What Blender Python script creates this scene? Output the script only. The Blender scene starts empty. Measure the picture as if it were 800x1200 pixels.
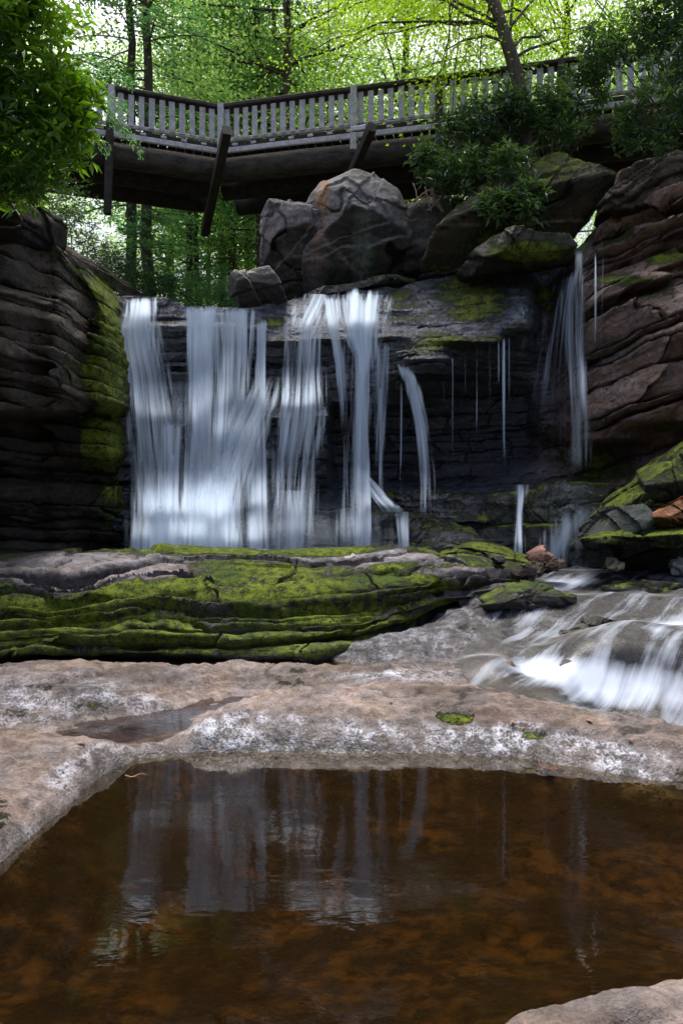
import bpy, math, random
import numpy as np
from mathutils import Vector
R = math.radians
scene = bpy.context.scene
COL = scene.collection
rng = np.random.default_rng(7)
random.seed(7)
CAMZ, FPX = 1.5, 850.0

def P(px, py, D):
    """world point of a photo pixel at depth D (metres in front of the camera)"""
    px = np.asarray(px, float); py = np.asarray(py, float); D = np.asarray(D, float)
    return np.stack(np.broadcast_arrays((px-400)/FPX*D, D, CAMZ+(600-py)/FPX*D), -1)
def pix(V):
    y = np.maximum(V[..., 1], .3)
    return 400+V[..., 0]/y*FPX, 600-(V[..., 2]-CAMZ)/y*FPX

# ---------------------------------------------------------------- noise
_perm = np.random.default_rng(3).integers(0, 2**31, 4096)
def _h(ix, iy, iz, s):
    a = _perm[(ix+s*131) & 4095]
    a = _perm[(a+iy) & 4095]
    a = _perm[(a+iz) & 4095]
    return (a & 0xffff)/32767.5-1
def vn(Q, s=0):
    Q = np.asarray(Q, float); i = np.floor(Q).astype(np.int64); f = Q-i
    f = f*f*f*(f*(f*6-15)+10)
    x, y, z = i[..., 0], i[..., 1], i[..., 2]; fx, fy, fz = f[..., 0], f[..., 1], f[..., 2]
    def l(a, b, t): return a+(b-a)*t
    r = [l(_h(x, y+b, z+c, s), _h(x+1, y+b, z+c, s), fx) for c in (0, 1) for b in (0, 1)]
    return l(l(r[0], r[1], fy), l(r[2], r[3], fy), fz)
def fbm(Q, sc, oc=5, s=0, gain=.5, ridge=False):
    Q = np.asarray(Q, float)*sc; a = 1; t = 0; n = 0
    for k in range(oc):
        v = vn(Q+k*17.3, s+k)
        if ridge: v = 1-2*np.abs(v)
        t = t+a*v; n += a; a *= gain; Q = Q*2.03
    return t/n
def ss(a, b, x):
    t = np.clip((x-a)/(b-a), 0, 1); return t*t*(3-2*t)
def blob(V, px, py, rx, ry, ang=0):
    a, b = pix(V); c, s_ = math.cos(R(ang)), math.sin(R(ang))
    u = ((a-px)*c+(b-py)*s_)/rx; v = (-(a-px)*s_+(b-py)*c)/ry
    return np.clip(1.4*(1-np.sqrt(u*u+v*v)), 0, 1)

# ---------------------------------------------------------------- materials
def newmat(name):
    m = bpy.data.materials.new(name); m.use_nodes = True
    nt = m.node_tree; nt.nodes.clear(); return m, nt
class NT:
    def __init__(s, nt): s.nt = nt
    def n(s, t, **kw):
        nd = s.nt.nodes.new(t)
        for k, v in kw.items():
            if k in nd.inputs: s.put(nd.inputs[k], v)
            else: setattr(nd, k, v)
        return nd
    def put(s, sock, v):
        if isinstance(v, bpy.types.NodeSocket): s.nt.links.new(v, sock)
        elif isinstance(v, tuple) and sock.type == 'RGBA' and len(v) == 3: sock.default_value = (*v, 1)
        else: sock.default_value = v
    def math(s, op, a, b=None, c=None, clamp=False):
        nd = s.nt.nodes.new('ShaderNodeMath'); nd.operation = op; nd.use_clamp = clamp
        s.put(nd.inputs[0], a)
        if b is not None: s.put(nd.inputs[1], b)
        if c is not None: s.put(nd.inputs[2], c)
        return nd.outputs[0]
    def mix(s, f, a, b, mode='MIX'):
        nd = s.nt.nodes.new('ShaderNodeMix'); nd.data_type = 'RGBA'; nd.blend_type = mode; nd.clamp_factor = True
        s.put(nd.inputs[0], f); s.put(nd.inputs[6], a); s.put(nd.inputs[7], b); return nd.outputs[2]
    def ramp(s, f, a, b, lo=0., hi=1.):
        nd = s.nt.nodes.new('ShaderNodeMapRange'); nd.interpolation_type = 'SMOOTHSTEP'
        s.put(nd.inputs[0], f); nd.inputs[1].default_value = a; nd.inputs[2].default_value = b
        nd.inputs[3].default_value = lo; nd.inputs[4].default_value = hi; return nd.outputs[0]
    def noise(s, vec, sc, det=6, rough=.55, dist=0):
        nd = s.nt.nodes.new('ShaderNodeTexNoise'); s.put(nd.inputs['Vector'], vec)
        nd.inputs['Scale'].default_value = sc; nd.inputs['Detail'].default_value = det
        nd.inputs['Roughness'].default_value = rough; nd.inputs['Distortion'].default_value = dist
        return nd.outputs[0]
    def attr(s, name):
        nd = s.nt.nodes.new('ShaderNodeAttribute'); nd.attribute_name = name; return nd
    def out(s, sh):
        o = s.nt.nodes.new('ShaderNodeOutputMaterial'); s.nt.links.new(sh, o.inputs[0])

def rock_material():
    m, nt = newmat('rock'); t = NT(nt)
    co = t.n('ShaderNodeNewGeometry').outputs['Position']
    A = t.attr('tint'); B = t.attr('msk')
    sep = t.n('ShaderNodeSeparateColor', Color=B.outputs['Color'])
    wet, crust_glint, algae = sep.outputs[0], sep.outputs[1], sep.outputs[2]
    moss = A.outputs['Alpha']
    mp = t.n('ShaderNodeMapping', Vector=co, Scale=(1, 1, 3.2)).outputs[0]
    n1 = t.noise(mp, 1.3, 8, .6, .4); n2 = t.noise(co, 11, 8, .65, .2); n3 = t.noise(co, 60, 5, .65)
    n4 = t.noise(co, 150, 3, .6)
    v1 = t.ramp(n1, .3, .72, .55, 1.35); v2 = t.ramp(n2, .3, .7, .6, 1.35); v3 = t.ramp(n3, .35, .65, .8, 1.15)
    v = t.math('MULTIPLY', t.math('MULTIPLY', v1, v2), v3)
    vc = t.n('ShaderNodeCombineColor', Red=v, Green=v, Blue=v).outputs[0]
    base = t.mix(1., A.outputs['Color'], vc, 'MULTIPLY')
    # warm / cool mineral variation
    hue = t.mix(t.ramp(t.noise(co, 2.3, 5, .6, .8), .38, .66), (1.07, .98, .91), (.90, .97, 1.10))
    base = t.mix(.8, base, hue, 'MULTIPLY')
    dk = t.math('MULTIPLY', t.ramp(t.noise(co, 27, 6, .75, .6), .56, .68, 0, .6), t.ramp(n1, .4, .6, .3, 1))
    base = t.mix(dk, base, t.mix(.75, base, (.01, .01, .01)))
    # iron / algae stain
    base = t.mix(t.math('MULTIPLY', algae, t.ramp(n2, .42, .6, .05, 1)), base, t.mix(n3, (.035, .023, .007), (.15, .082, .02)))
    # pale speckle with wet sky glints painted in, and dark pits
    cf = t.math('MULTIPLY', crust_glint, t.ramp(t.math('ADD', t.math('MULTIPLY', n3, .6), t.math('MULTIPLY', n2, .55)), .5, .66))
    cf = t.math('MULTIPLY', cf, t.ramp(t.noise(co, 5.5, 5, .65, .5), .42, .58, .15, 1))
    base = t.mix(cf, base, (.55, .58, .68))
    pit = t.math('MULTIPLY', crust_glint, t.ramp(t.noise(co, 17, 7, .75, .7), .53, .62, 0, .9))
    base = t.mix(pit, base, (.025, .022, .02))
    # moss
    mf = t.ramp(t.math('ADD', moss, t.math('ADD', t.math('MULTIPLY', t.math('SUBTRACT', n2, .5), 1.5), t.math('MULTIPLY', t.math('SUBTRACT', n3, .5), .8))), .34, .62)
    mf = t.math('MULTIPLY', mf, t.ramp(moss, .02, .2))
    mc = t.mix(t.ramp(n2, .36, .64), (.020, .045, .006), (.22, .32, .018))
    mc = t.mix(t.ramp(n3, .48, .7), mc, (.42, .46, .05))
    mc = t.mix(t.ramp(t.math('ADD', t.noise(co, 1.7, 3), t.ramp(moss, .9, .45, -.1, .2)), .45, .65), mc, t.mix(.6, mc, (.03, .075, .02)))
    base = t.mix(mf, base, mc)
    ro = t.math('ADD', t.math('MULTIPLY', wet, -.52), .84)
    ro = t.math('ADD', ro, t.math('MULTIPLY', t.math('SUBTRACT', n2, .5), .35))
    ro = t.math('MAXIMUM', ro, t.math('MULTIPLY', mf, .9))
    hgt = t.math('ADD', t.math('MULTIPLY', n2, 1.), t.math('ADD', t.math('MULTIPLY', n3, .45), t.math('MULTIPLY', n4, .14)))
    bp = t.n('ShaderNodeBump', Strength=.95, Distance=.04, Height=hgt)
    bp2 = t.n('ShaderNodeBump', Distance=.03, Height=t.math('MULTIPLY', n4, mf), Strength=.9)
    nt.links.new(bp.outputs[0], bp2.inputs['Normal'])
    sp = t.math('ADD', t.math('MULTIPLY', wet, .4), .2)
    b = t.n('ShaderNodeBsdfPrincipled', **{'Base Color': base, 'Roughness': ro, 'Normal': bp2.outputs[0], 'Specular IOR Level': sp})
    t.out(b.outputs[0]); return m

def leaf_material(name, c1, c2, trans=.5, gloss=.35, spread=None):
    m, nt = newmat(name); t = NT(nt)
    a = t.attr('rnd').outputs['Fac']
    c = t.mix(a, c1, c2)
    tc = t.mix(.75, c, (1.5, 1.55, .35), 'MULTIPLY') if not spread else t.mix(.75, c, spread, 'MULTIPLY')
    d = t.n('ShaderNodeBsdfPrincipled', **{'Base Color': c, 'Roughness': gloss, 'Specular IOR Level': .5})
    tr = t.n('ShaderNodeBsdfTranslucent', Color=tc)
    x = t.n('ShaderNodeMixShader', Fac=trans); nt.links.new(d.outputs[0], x.inputs[1]); nt.links.new(tr.outputs[0], x.inputs[2])
    t.out(x.outputs[0]); return m

def bark_material(name, c1, c2, sc=(14, 14, 2.5), rough=.9, fine=(60, 60, 6), moss=0.):
    m, nt = newmat(name); t = NT(nt)
    co = t.n('ShaderNodeTexCoord').outputs['Object']
    n1 = t.noise(t.n('ShaderNodeMapping', Vector=co, Scale=sc).outputs[0], 1, 6, .65, .3)
    n2 = t.noise(t.n('ShaderNodeMapping', Vector=co, Scale=fine).outputs[0], 1, 4, .6)
    c = t.mix(t.ramp(n1, .32, .68), c1, c2)
    c = t.mix(t.ramp(n2, .4, .7, 0, .6), c, t.mix(.5, c, (0, 0, 0)))
    if moss: c = t.mix(t.ramp(t.noise(co, 2.5, 5), .55, .7, 0, moss), c, (.05, .08, .02))
    bp = t.n('ShaderNodeBump', Strength=.7, Distance=.02, Height=t.math('ADD', n1, t.math('MULTIPLY', n2, .4)))
    b = t.n('ShaderNodeBsdfPrincipled', **{'Base Color': c, 'Roughness': rough, 'Normal': bp.outputs[0]})
    t.out(b.outputs[0]); return m

def veil_material():
    """silky falling water: streaks along the flow, see-through between them"""
    m, nt = newmat('falling_water'); t = NT(nt)
    uv = t.n('ShaderNodeUVMap').outputs[0]
    den = t.attr('dens').outputs['Fac']
    a = t.noise(t.n('ShaderNodeMapping', Vector=uv, Scale=(9, .35, 1)).outputs[0], 1, 3, .55)
    b = t.noise(t.n('ShaderNodeMapping', Vector=uv, Scale=(34, .5, 1)).outputs[0], 1, 3, .6)
    c = t.noise(t.n('ShaderNodeMapping', Vector=uv, Scale=(4, .3, 1)).outputs[0], 1, 3, .5)
    s = t.math('ADD', t.math('MULTIPLY', a, .42), t.math('ADD', t.math('MULTIPLY', b, .16), t.math('MULTIPLY', c, .42)))
    s = t.math('MULTIPLY', t.ramp(s, .36, .64, -.5, .42), t.attr('stk').outputs['Fac'])
    f = t.math('ADD', den, t.math('MULTIPLY', s, t.math('MULTIPLY', t.math('SUBTRACT', 1.25, den), t.math('MULTIPLY', t.ramp(den, 0, .35), 1.5))), clamp=True)
    f = t.math('MULTIPLY', f, t.ramp(den, 0, .08))
    vm = nt.nodes.new('ShaderNodeVectorMath'); vm.operation = 'MULTIPLY_ADD'; nt.links.new(t.n('ShaderNodeNewGeometry').outputs['Normal'], vm.inputs[0]); vm.inputs[1].default_value = (.35, .35, .35); vm.inputs[2].default_value = (0, -.12, .75)
    vn_ = nt.nodes.new('ShaderNodeVectorMath'); vn_.operation = 'NORMALIZE'; nt.links.new(vm.outputs[0], vn_.inputs[0])
    d = t.n('ShaderNodeBsdfDiffuse', Color=(.70, .84, 1.), Normal=vn_.outputs[0]); tr = t.n('ShaderNodeBsdfTranslucent', Color=(.70, .84, 1.))
    w = t.n('ShaderNodeMixShader', Fac=.22); nt.links.new(d.outputs[0], w.inputs[1]); nt.links.new(tr.outputs[0], w.inputs[2])
    tp = t.n('ShaderNodeBsdfTransparent')
    x = t.n('ShaderNodeMixShader', Fac=f); nt.links.new(tp.outputs[0], x.inputs[1]); nt.links.new(w.outputs[0], x.inputs[2])
    t.out(x.outputs[0]); return m

def water_material(name, tint, bump=.15, bsc=(3, 3, 1), rough=.02, foam=False, dens=0., body=(.02, .01, .004), ior=1.36):
    m, nt = newmat(name); t = NT(nt)
    co = t.n('ShaderNodeNewGeometry').outputs['Position']
    n = t.noise(t.n('ShaderNodeMapping', Vector=co, Scale=bsc).outputs[0], 1, 4, .55, .4)
    bp = t.n('ShaderNodeBump', Strength=bump, Distance=.02, Height=n)
    fr = t.n('ShaderNodeFresnel', IOR=ior, Normal=bp.outputs[0])
    tp = t.n('ShaderNodeBsdfTransparent', Color=tint); g = t.n('ShaderNodeBsdfGlossy', Roughness=rough, Normal=bp.outputs[0])
    bd = t.n('ShaderNodeBsdfDiffuse', Color=body)
    y = t.n('ShaderNodeMixShader', Fac=dens); nt.links.new(tp.outputs[0], y.inputs[1]); nt.links.new(bd.outputs[0], y.inputs[2])
    x = t.n('ShaderNodeMixShader', Fac=fr.outputs[0]); nt.links.new(y.outputs[0], x.inputs[1]); nt.links.new(g.outputs[0], x.inputs[2])
    sh = x.outputs[0]
    if foam:
        uv = t.n('ShaderNodeUVMap').outputs[0]; fa = t.attr('dens').outputs['Fac']
        a = t.noise(t.n('ShaderNodeMapping', Vector=uv, Scale=(7, .9, 1)).outputs[0], 1, 4, .5, .2)
        b = t.noise(t.n('ShaderNodeMapping', Vector=uv, Scale=(22, 1.6, 1)).outputs[0], 1, 2, .5)
        c = t.noise(t.n('ShaderNodeMapping', Vector=uv, Scale=(2.0, 1.2, 1)).outputs[0], 1, 4, .55)
        s = t.ramp(t.math('ADD', t.math('MULTIPLY', c, .5), t.math('ADD', t.math('MULTIPLY', a, .34), t.math('MULTIPLY', b, .16))), .33, .68, -.5, .5)
        f = t.math('MULTIPLY', t.math('ADD', fa, t.math('MULTIPLY', s, .75), clamp=True), .92)
        d = t.n('ShaderNodeBsdfDiffuse', Color=(.58, .66, .80))
        z = t.n('ShaderNodeMixShader', Fac=f); nt.links.new(sh, z.inputs[1]); nt.links.new(d.outputs[0], z.inputs[2]); sh = z.outputs[0]
    t.out(sh); return m

ROCK = rock_material()
M_VEIL = veil_material()
M_POOL = water_material('pool_water', (.60, .48, .30), .10, (2.2, 5, 1), .03, ior=1.8)
M_POND = water_material('pond_water', (.62, .55, .5), .10, (4, 8, 1), .03, dens=.25, body=(.03, .03, .04))
M_PLUNGE = water_material('plunge_water', (.5, .6, .65), .6, (5, 9, 1), .12, dens=.5, body=(.05, .08, .12))
M_STREAM = water_material('stream_water', (.62, .62, .60), .3, (5, 3, 1), .35, ior=1.22, foam=True, dens=.08, body=(.12, .13, .15))
M_BUSH = leaf_material('rhododendron_leaf', (.022, .065, .012), (.14, .29, .018), .42, .28)
M_BUSHD = leaf_material('laurel_leaf', (.035, .08, .04), (.10, .19, .07), .35, .24)
M_BRIGHT = leaf_material('beech_leaf', (.18, .34, .02), (.38, .52, .04), .62, .45)
M_CROWN = leaf_material('forest_leaf', (.20, .34, .12), (.44, .56, .24), .66, .5, (1.25, 1.5, .6))
M_HEM = leaf_material('hemlock_needle', (.08, .18, .09), (.20, .36, .16), .58, .5, (1.2, 1.5, .8))
M_BARK = bark_material('bark', (.045, .035, .03), (.13, .10, .085), moss=.3)
M_TWIG = bark_material('twig_bark', (.16, .11, .07), (.34, .26, .18))
M_WOOD = bark_material('weathered_timber', (.46, .45, .52), (.70, .69, .77), (9, 9, 9), .85, (50, 50, 50))
M_RAIL = bark_material('dark_rail_timber', (.035, .028, .03), (.09, .07, .07), (7, 7, 7), .8, (40, 40, 40))
M_LOG = bark_material('log_timber', (.03, .025, .025), (.10, .082, .075), (2.5, 9, 9), .85, (9, 60, 60), moss=.2)
M_DARK = bark_material('dark_timber', (.018, .014, .014), (.05, .04, .04), (6, 6, 6), .85, (40, 40, 40))

# ---------------------------------------------------------------- mesh helpers
def tag(o, label=None, cat=None, group=None, kind=None):
    if label: o['label'] = label
    if cat: o['category'] = cat
    if group: o['group'] = group
    if kind: o['kind'] = kind
    return o
def mk(name, V, F, mat, parent=None, smooth=True, loc=None):
    """V (n,3) world verts, F (m,4) or (m,3) faces"""
    V = np.asarray(V, np.float32).reshape(-1, 3)
    if loc is not None: V = V-np.asarray(loc, np.float32)
    me = bpy.data.meshes.new(name)
    Fs = F if isinstance(F, list) and len(F) and isinstance(F[0], np.ndarray) else [np.asarray(F)]
    nv = len(V); me.vertices.add(nv); me.vertices.foreach_set('co', V.ravel())
    loops = np.concatenate([f.ravel() for f in Fs]).astype(np.int32)
    tot = np.concatenate([np.full(len(f), f.shape[1]) for f in Fs]).astype(np.int32)
    st = np.concatenate([[0], np.cumsum(tot)[:-1]]).astype(np.int32)
    me.loops.add(len(loops)); me.loops.foreach_set('vertex_index', loops)
    me.polygons.add(len(tot)); me.polygons.foreach_set('loop_start', st); me.polygons.foreach_set('loop_total', tot)
    me.update(calc_edges=True); me.validate()
    me.polygons.foreach_set('use_smooth', np.full(len(me.polygons), smooth))
    me.materials.append(mat)
    o = bpy.data.objects.new(name, me); COL.objects.link(o)
    if loc is not None: o.location = [float(c) for c in loc]
    if parent is not None:
        o.parent = parent
    return o
def setcol(o, name, rgba):
    a = o.data.color_attributes.new(name, 'FLOAT_COLOR', 'POINT')
    a.data.foreach_set('color', np.asarray(rgba, np.float32).ravel())
def setf(o, name, v):
    a = o.data.attributes.new(name, 'FLOAT', 'POINT'); a.data.foreach_set('value', np.asarray(v, np.float32).ravel())
def setuv(o, uv):
    l = o.data.uv_layers.new(name='UVMap'); idx = np.empty(len(o.data.loops), np.int32)
    o.data.loops.foreach_get('vertex_index', idx); l.data.foreach_set('uv', np.asarray(uv, np.float32).reshape(-1, 2)[idx].ravel())
def gridF(n, m):
    a = np.arange(n*m).reshape(n, m)
    return np.stack([a[:-1, :-1], a[:-1, 1:], a[1:, 1:], a[1:, :-1]], -1).reshape(-1, 4)
def gnorm(G):
    du = np.gradient(G, axis=1); dv = np.gradient(G, axis=0)
    n = np.cross(du, dv); return n/np.maximum(np.linalg.norm(n, axis=-1, keepdims=True), 1e-9)
def empty(name, loc):
    o = bpy.data.objects.new(name, None); COL.objects.link(o); o.location = [float(c) for c in loc]; o.empty_display_size = .2; return o

def paint(o, V, N, tint, moss=0, wet=0, crust_glint=0, algae=0):
    n = len(V); T = np.zeros((n, 4), np.float32); T[:, :3] = tint; T[:, 3] = np.clip(moss, 0, 1)
    B = np.zeros((n, 4), np.float32); B[:, 0] = np.clip(wet, 0, 1); B[:, 1] = np.clip(crust_glint, 0, 1); B[:, 2] = np.clip(algae, 0, 1); B[:, 3] = 1
    setcol(o, 'tint', T); setcol(o, 'msk', B)

def strata(V, seed, thick=(.18, .45), slope=0., amp=.22, groove=.12, warp=.15, xs=.8, jag=.6):
    """layered, blocky rock: outward displacement for points V"""
    g = np.random.default_rng(seed)
    s = V[..., 2]-slope*V[..., 0]+warp*fbm(V*[1, 1, .4], .55, 4, seed)+.02*fbm(V, 5, 3, seed+9)
    e = np.cumsum(thick[0]*.7+(thick[1]-thick[0])*1.7*g.random(160)**1.9)-2.5
    k = np.searchsorted(e, s); k = np.clip(k, 1, 159)
    lo, hi = e[k-1], e[k]; t = np.clip((s-lo)/(hi-lo), 0, 1); h = hi-lo
    # angular blocks inside each layer, each with its own setback and tilt
    cx = V[..., 0]*xs*g.uniform(.8, 1.9, 161)[k]+g.uniform(0, 9, 161)[k]+.35*fbm(V, 1.6, 4, seed+2)+.8*(t-.5)*g.uniform(-.5, .5, 161)[k]
    ci = np.floor(cx); f = cx-ci; z0 = np.zeros_like(ci, dtype=np.int64); ii = ci.astype(np.int64)
    r0 = _h(ii, k, z0, seed); r1 = _h(ii+1, k, z0, seed); q = ss(.93, 1., f); off = r0*(1-q)+r1*q
    tilt = (f-.5)*_h(ii, k, z0+1, seed)*(1-q)+(t-.5)*_h(ii, k, z0+2, seed)*1.1
    pr = off*jag+tilt+g.uniform(-.5, .5, 161)[k]+.2*vn(np.stack([V[..., 0]*xs, k*7.77, V[..., 1]], -1), seed)
    joint = np.exp(-(np.minimum(f, 1-f)/.015)**2)*(r0 > -.2)
    lip = np.exp(-t*h/.02)+.35*np.exp(-(1-t)*h/.015)
    strata.lip = np.clip(np.exp(-t*h/.016)+.6*np.exp(-(1-t)*h/.014)+joint*.7, 0, 1)  # crevice mask, also used to put crevice shade into the tint
    pr = pr+(t-.35)*g.uniform(-.1, 1.1, 161)[k]*jag*1.3
    return amp*pr-groove*lip-groove*.6*joint

def dens_interp(cols, PX, PY):
    xs = np.array([c[0] for c in cols], float)
    vals = np.stack([np.interp(PY, [q[0] for q in c[1]], [q[1] for q in c[1]]) for c in cols], 0)
    i = np.clip(np.searchsorted(xs, PX)-1, 0, len(xs)-2)
    f = np.clip((PX-xs[i])/(xs[i+1]-xs[i]), 0, 1); f = f*f*(3-2*f)
    a = np.take_along_axis(vals, i[None], 0)[0]; b = np.take_along_axis(vals, (i+1)[None], 0)[0]
    return a*(1-f)+b*f

# ================================================================ camera, world, light
cam = bpy.data.cameras.new('camera'); camo = bpy.data.objects.new('camera', cam); COL.objects.link(camo)
camo.location = (0, 0, CAMZ); camo.rotation_euler = (R(90), 0, 0)
cam.sensor_fit = 'VERTICAL'; cam.sensor_height = 36; cam.lens = 36*FPX/1200; cam.clip_end = 2000; cam.clip_start = .05
scene.camera = camo
SUN_EL, SUN_AZ = 71, -12      # high soft light from beyond the bridge
w = bpy.data.worlds.new('World'); scene.world = w; w.use_nodes = True
nt = w.node_tree; nt.nodes.clear()
sky = nt.nodes.new('ShaderNodeTexSky'); sky.sky_type = 'NISHITA'; sky.sun_disc = False
sky.sun_elevation = R(SUN_EL); sky.sun_rotation = R(SUN_AZ); sky.air_density = 1.0; sky.dust_density = 10.0; sky.ozone_density = 1.5
bg = nt.nodes.new('ShaderNodeBackground'); bg.inputs[1].default_value = .15
wo = nt.nodes.new('ShaderNodeOutputWorld'); hs = nt.nodes.new('ShaderNodeHueSaturation'); hs.inputs['Saturation'].default_value = .95; hs.inputs['Value'].default_value = 1.7; nt.links.new(sky.outputs[0], hs.inputs['Color']); nt.links.new(hs.outputs[0], bg.inputs[0]); nt.links.new(bg.outputs[0], wo.inputs[0])
sl = bpy.data.lights.new('sun', 'SUN'); sl.energy = 4.5; sl.angle = R(24); sl.color = (1, .97, .92)
so = bpy.data.objects.new('sun', sl); COL.objects.link(so)
sd = Vector((math.sin(R(SUN_AZ))*math.cos(R(SUN_EL)), math.cos(R(SUN_AZ))*math.cos(R(SUN_EL)), math.sin(R(SUN_EL))))
so.rotation_euler = (-sd).to_track_quat('-Z', 'Y').to_euler()
scene.view_settings.view_transform = 'Standard'; scene.view_settings.look = 'None'
scene.cycles.transparent_max_bounces = 24; scene.cycles.max_bounces = 8; scene.cycles.diffuse_bounces = 4

# ================================================================ GROUND (far terrain and gorge floor)
def terrain_z(x, y):
    up = 4.3+.025*np.maximum(y-14, 0)+.5*fbm(np.stack([x, y, 0*x], -1), .12, 3, 40)
    gx = np.abs(x-.3)
    low = -.9+np.maximum(gx-6.5, 0)*.75
    low = np.minimum(low, 5.5+.3*vn(np.stack([x, y, 0*x], -1)*.2, 9))
    k = ss(12.4, 13.6, y)
    return low*(1-k)+np.maximum(up, low*.9)*k
gx = np.concatenate([np.linspace(-900, -42, 12), np.linspace(-40, 40, 161), np.linspace(42, 900, 12)])
gy = np.concatenate([np.linspace(-900, -32, 12), np.linspace(-30, 60, 181), np.linspace(62, 900, 12)])
X, Y = np.meshgrid(gx, gy); G = np.stack([X, Y, terrain_z(X, Y)], -1)
o = mk('ground', G, gridF(*X.shape), ROCK); V = G.reshape(-1, 3)
paint(o, V, None, (.06, .05, .035), .35+.4*fbm(V, .6, 4, 5)); tag(o, 'dark leaf-littered forest floor behind and around the rock gorge', kind='structure')

# ================================================================ FOREGROUND BEDROCK
def g0(px, py, z):   # ground control point from photo pixel and height
    D = (CAMZ-z)*FPX/(py-600); return ((px-400)/FPX*D, D, z)
pool = [g0(*q, 0)[:2] for q in [(0, 1012), (30, 990), (55, 965), (80, 945), (105, 922), (130, 905), (165, 889), (220, 882), (300, 880), (400, 882), (470, 882), (540, 884), (600, 886), (640, 893), (700, 903), (760, 912), (795, 915)]]
pool += [(2.4, 3.95), (3.0, 3.3), (2.3, 2.7), (1.5, 2.45), (1.1, 2.34), (.92, 2.30), (.73, 2.23), (.56, 2.16), (.3, 2.03), (-.3, 1.9), (-.8, 1.98), (-1.05, 2.08), (-1.5, 2.1), (-2.0, 2.45), (-1.9, 2.95)]
def sdist(x, y, poly):
    d = np.full(x.shape, 1e9); ins = np.zeros(x.shape, bool); n = len(poly)
    for i in range(n):
        (ax, ay), (bx, by) = poly[i], poly[(i+1) % n]
        ex, ey = bx-ax, by-ay; t = np.clip(((x-ax)*ex+(y-ay)*ey)/(ex*ex+ey*ey), 0, 1)
        d = np.minimum(d, np.hypot(x-ax-t*ex, y-ay-t*ey))
        if ay != by: ins ^= ((ay > y) != (by > y)) & (x < (bx-ax)*(y-ay)/(by-ay)+ax)
    return np.where(ins, -d, d)
C = [g0(*q) for q in [
    (0, 862, .17), (0, 930, .13), (60, 900, .12), (100, 868, .17), (140, 869, .17), (200, 853, .18), (250, 838, .2), (310, 821, .21), (350, 813, .22), (430, 811, .22),
    (300, 848, .15), (420, 845, .16), (540, 850, .14), (560, 823, .2), (640, 834, .19), (720, 846, .16), (800, 857, .15), (700, 875, .1), (790, 888, .08), (600, 866, .11), (200, 866, .1),
    # pond basin behind the rim
    (110, 856, .03), (160, 853, .02), (220, 845, .03), (265, 832, .03), (240, 828, .04), (60, 850, .10), (0, 848, .12), (150, 838, .08), (300, 822, .05), (215, 822, .09),
    # left pale mound and second ridge
    (0, 785, .27), (50, 782, .28), (90, 784, .27), (130, 790, .24), (0, 820, .19), (60, 822, .18), (120, 822, .17), (170, 822, .13), (160, 800, .22), (200, 797, .19), (250, 797, .17), (290, 787, .19), (325, 779, .22),
    (400, 784, .2), (455, 782, .2), (500, 797, .2), (540, 812, .2), (350, 800, .15), (400, 802, .17), (460, 803, .2), (330, 812, .18),
    (-200, 790, .35), (-200, 870, .3), (-200, 1000, .25), (-120, 1150, .2), (900, 870, .12), (1000, 900, .15)]]
C += [(x, 7.0, -.07) for x in (-4.5, -3, -1.8, -1, -.2)]+[(.3, 6.8, -.06), (.5, 6.5, .0)]+[(x, 8.2, -.1) for x in (-5, -3, -1, .3)]+[(x, 9.8, .3) for x in (-5, -3, -1, .8)]
C += [(x, 1.3, .1) for x in (-3, -1, 0, 1, 3)]+[(-2.5, 2.2, .2), (3.5, 2.2, .2), (3.6, 3.2, .15), (-6, 5, .6), (-6, 7, .5), (-6, 3, .6), (0, .3, .1), (-3, .3, .3), (3, .3, .3), (6, .5, .5), (-6, .5, .5)]
# stream bed, right
C += [g0(*q) for q in [(610, 672, .68), (700, 671, .68), (800, 672, .68), (900, 674, .68), (620, 690, .55), (700, 690, .56), (800, 690, .58), (640, 720, .38), (720, 715, .42), (800, 715, .47), (900, 715, .5),
    (600, 745, .2), (560, 770, .1), (680, 750, .22), (760, 742, .3), (850, 745, .3), (530, 790, .08), (600, 780, .14), (660, 776, .2), (730, 772, .22), (800, 772, .22), (900, 770, .25),
    (620, 815, -.12), (700, 830, -.15), (790, 840, -.17), (900, 850, -.2), (560, 803, .02), (1050, 800, .3), (1050, 720, .6)]]
# wet rock ledge between slab and stream
C += [g0(*q) for q in [(600, 702, .52), (560, 716, .40), (520, 735, .30), (470, 748, .25), (420, 760, .15), (580, 742, .25), (520, 770, .10), (460, 775, .12), (400, 772, .05)]]
C += [(x, 10.3, .55) for x in (-3, 0, 2, 4, 6)]+[(x, 11.6, .45) for x in (-4, 0, 4, 6)]+[(7, 5, .5), (7, 7, .9), (7, 9, 1.)]
C = np.array(C)
def tps(P_, Q_):
    r2 = (P_[:, None, 0]-Q_[None, :, 0])**2+(P_[:, None, 1]-Q_[None, :, 1])**2
    return np.where(r2 > 0, .5*r2*np.log(np.maximum(r2, 1e-12)), 0)
n = len(C); A_ = np.zeros((n+3, n+3)); A_[:n, :n] = tps(C, C)+np.eye(n)*.004; A_[:n, n:] = np.c_[np.ones(n), C[:, :2]]; A_[n:, :n] = A_[:n, n:].T
wts = np.linalg.solve(A_, np.r_[C[:, 2], 0, 0, 0])
def bed(x, y):
    s = x.shape; q = np.c_[x.ravel(), y.ravel()]; out = np.empty(len(q))
    for i in range(0, len(q), 20000):
        c = q[i:i+20000]; out[i:i+20000] = tps(c, C)@wts[:n]+wts[n]+c@wts[n+1:]
    return out.reshape(s)
ys = np.concatenate([np.geomspace(.4, 1.8, 30)[:-1], np.geomspace(1.8, 11.7, 430)])
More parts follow.
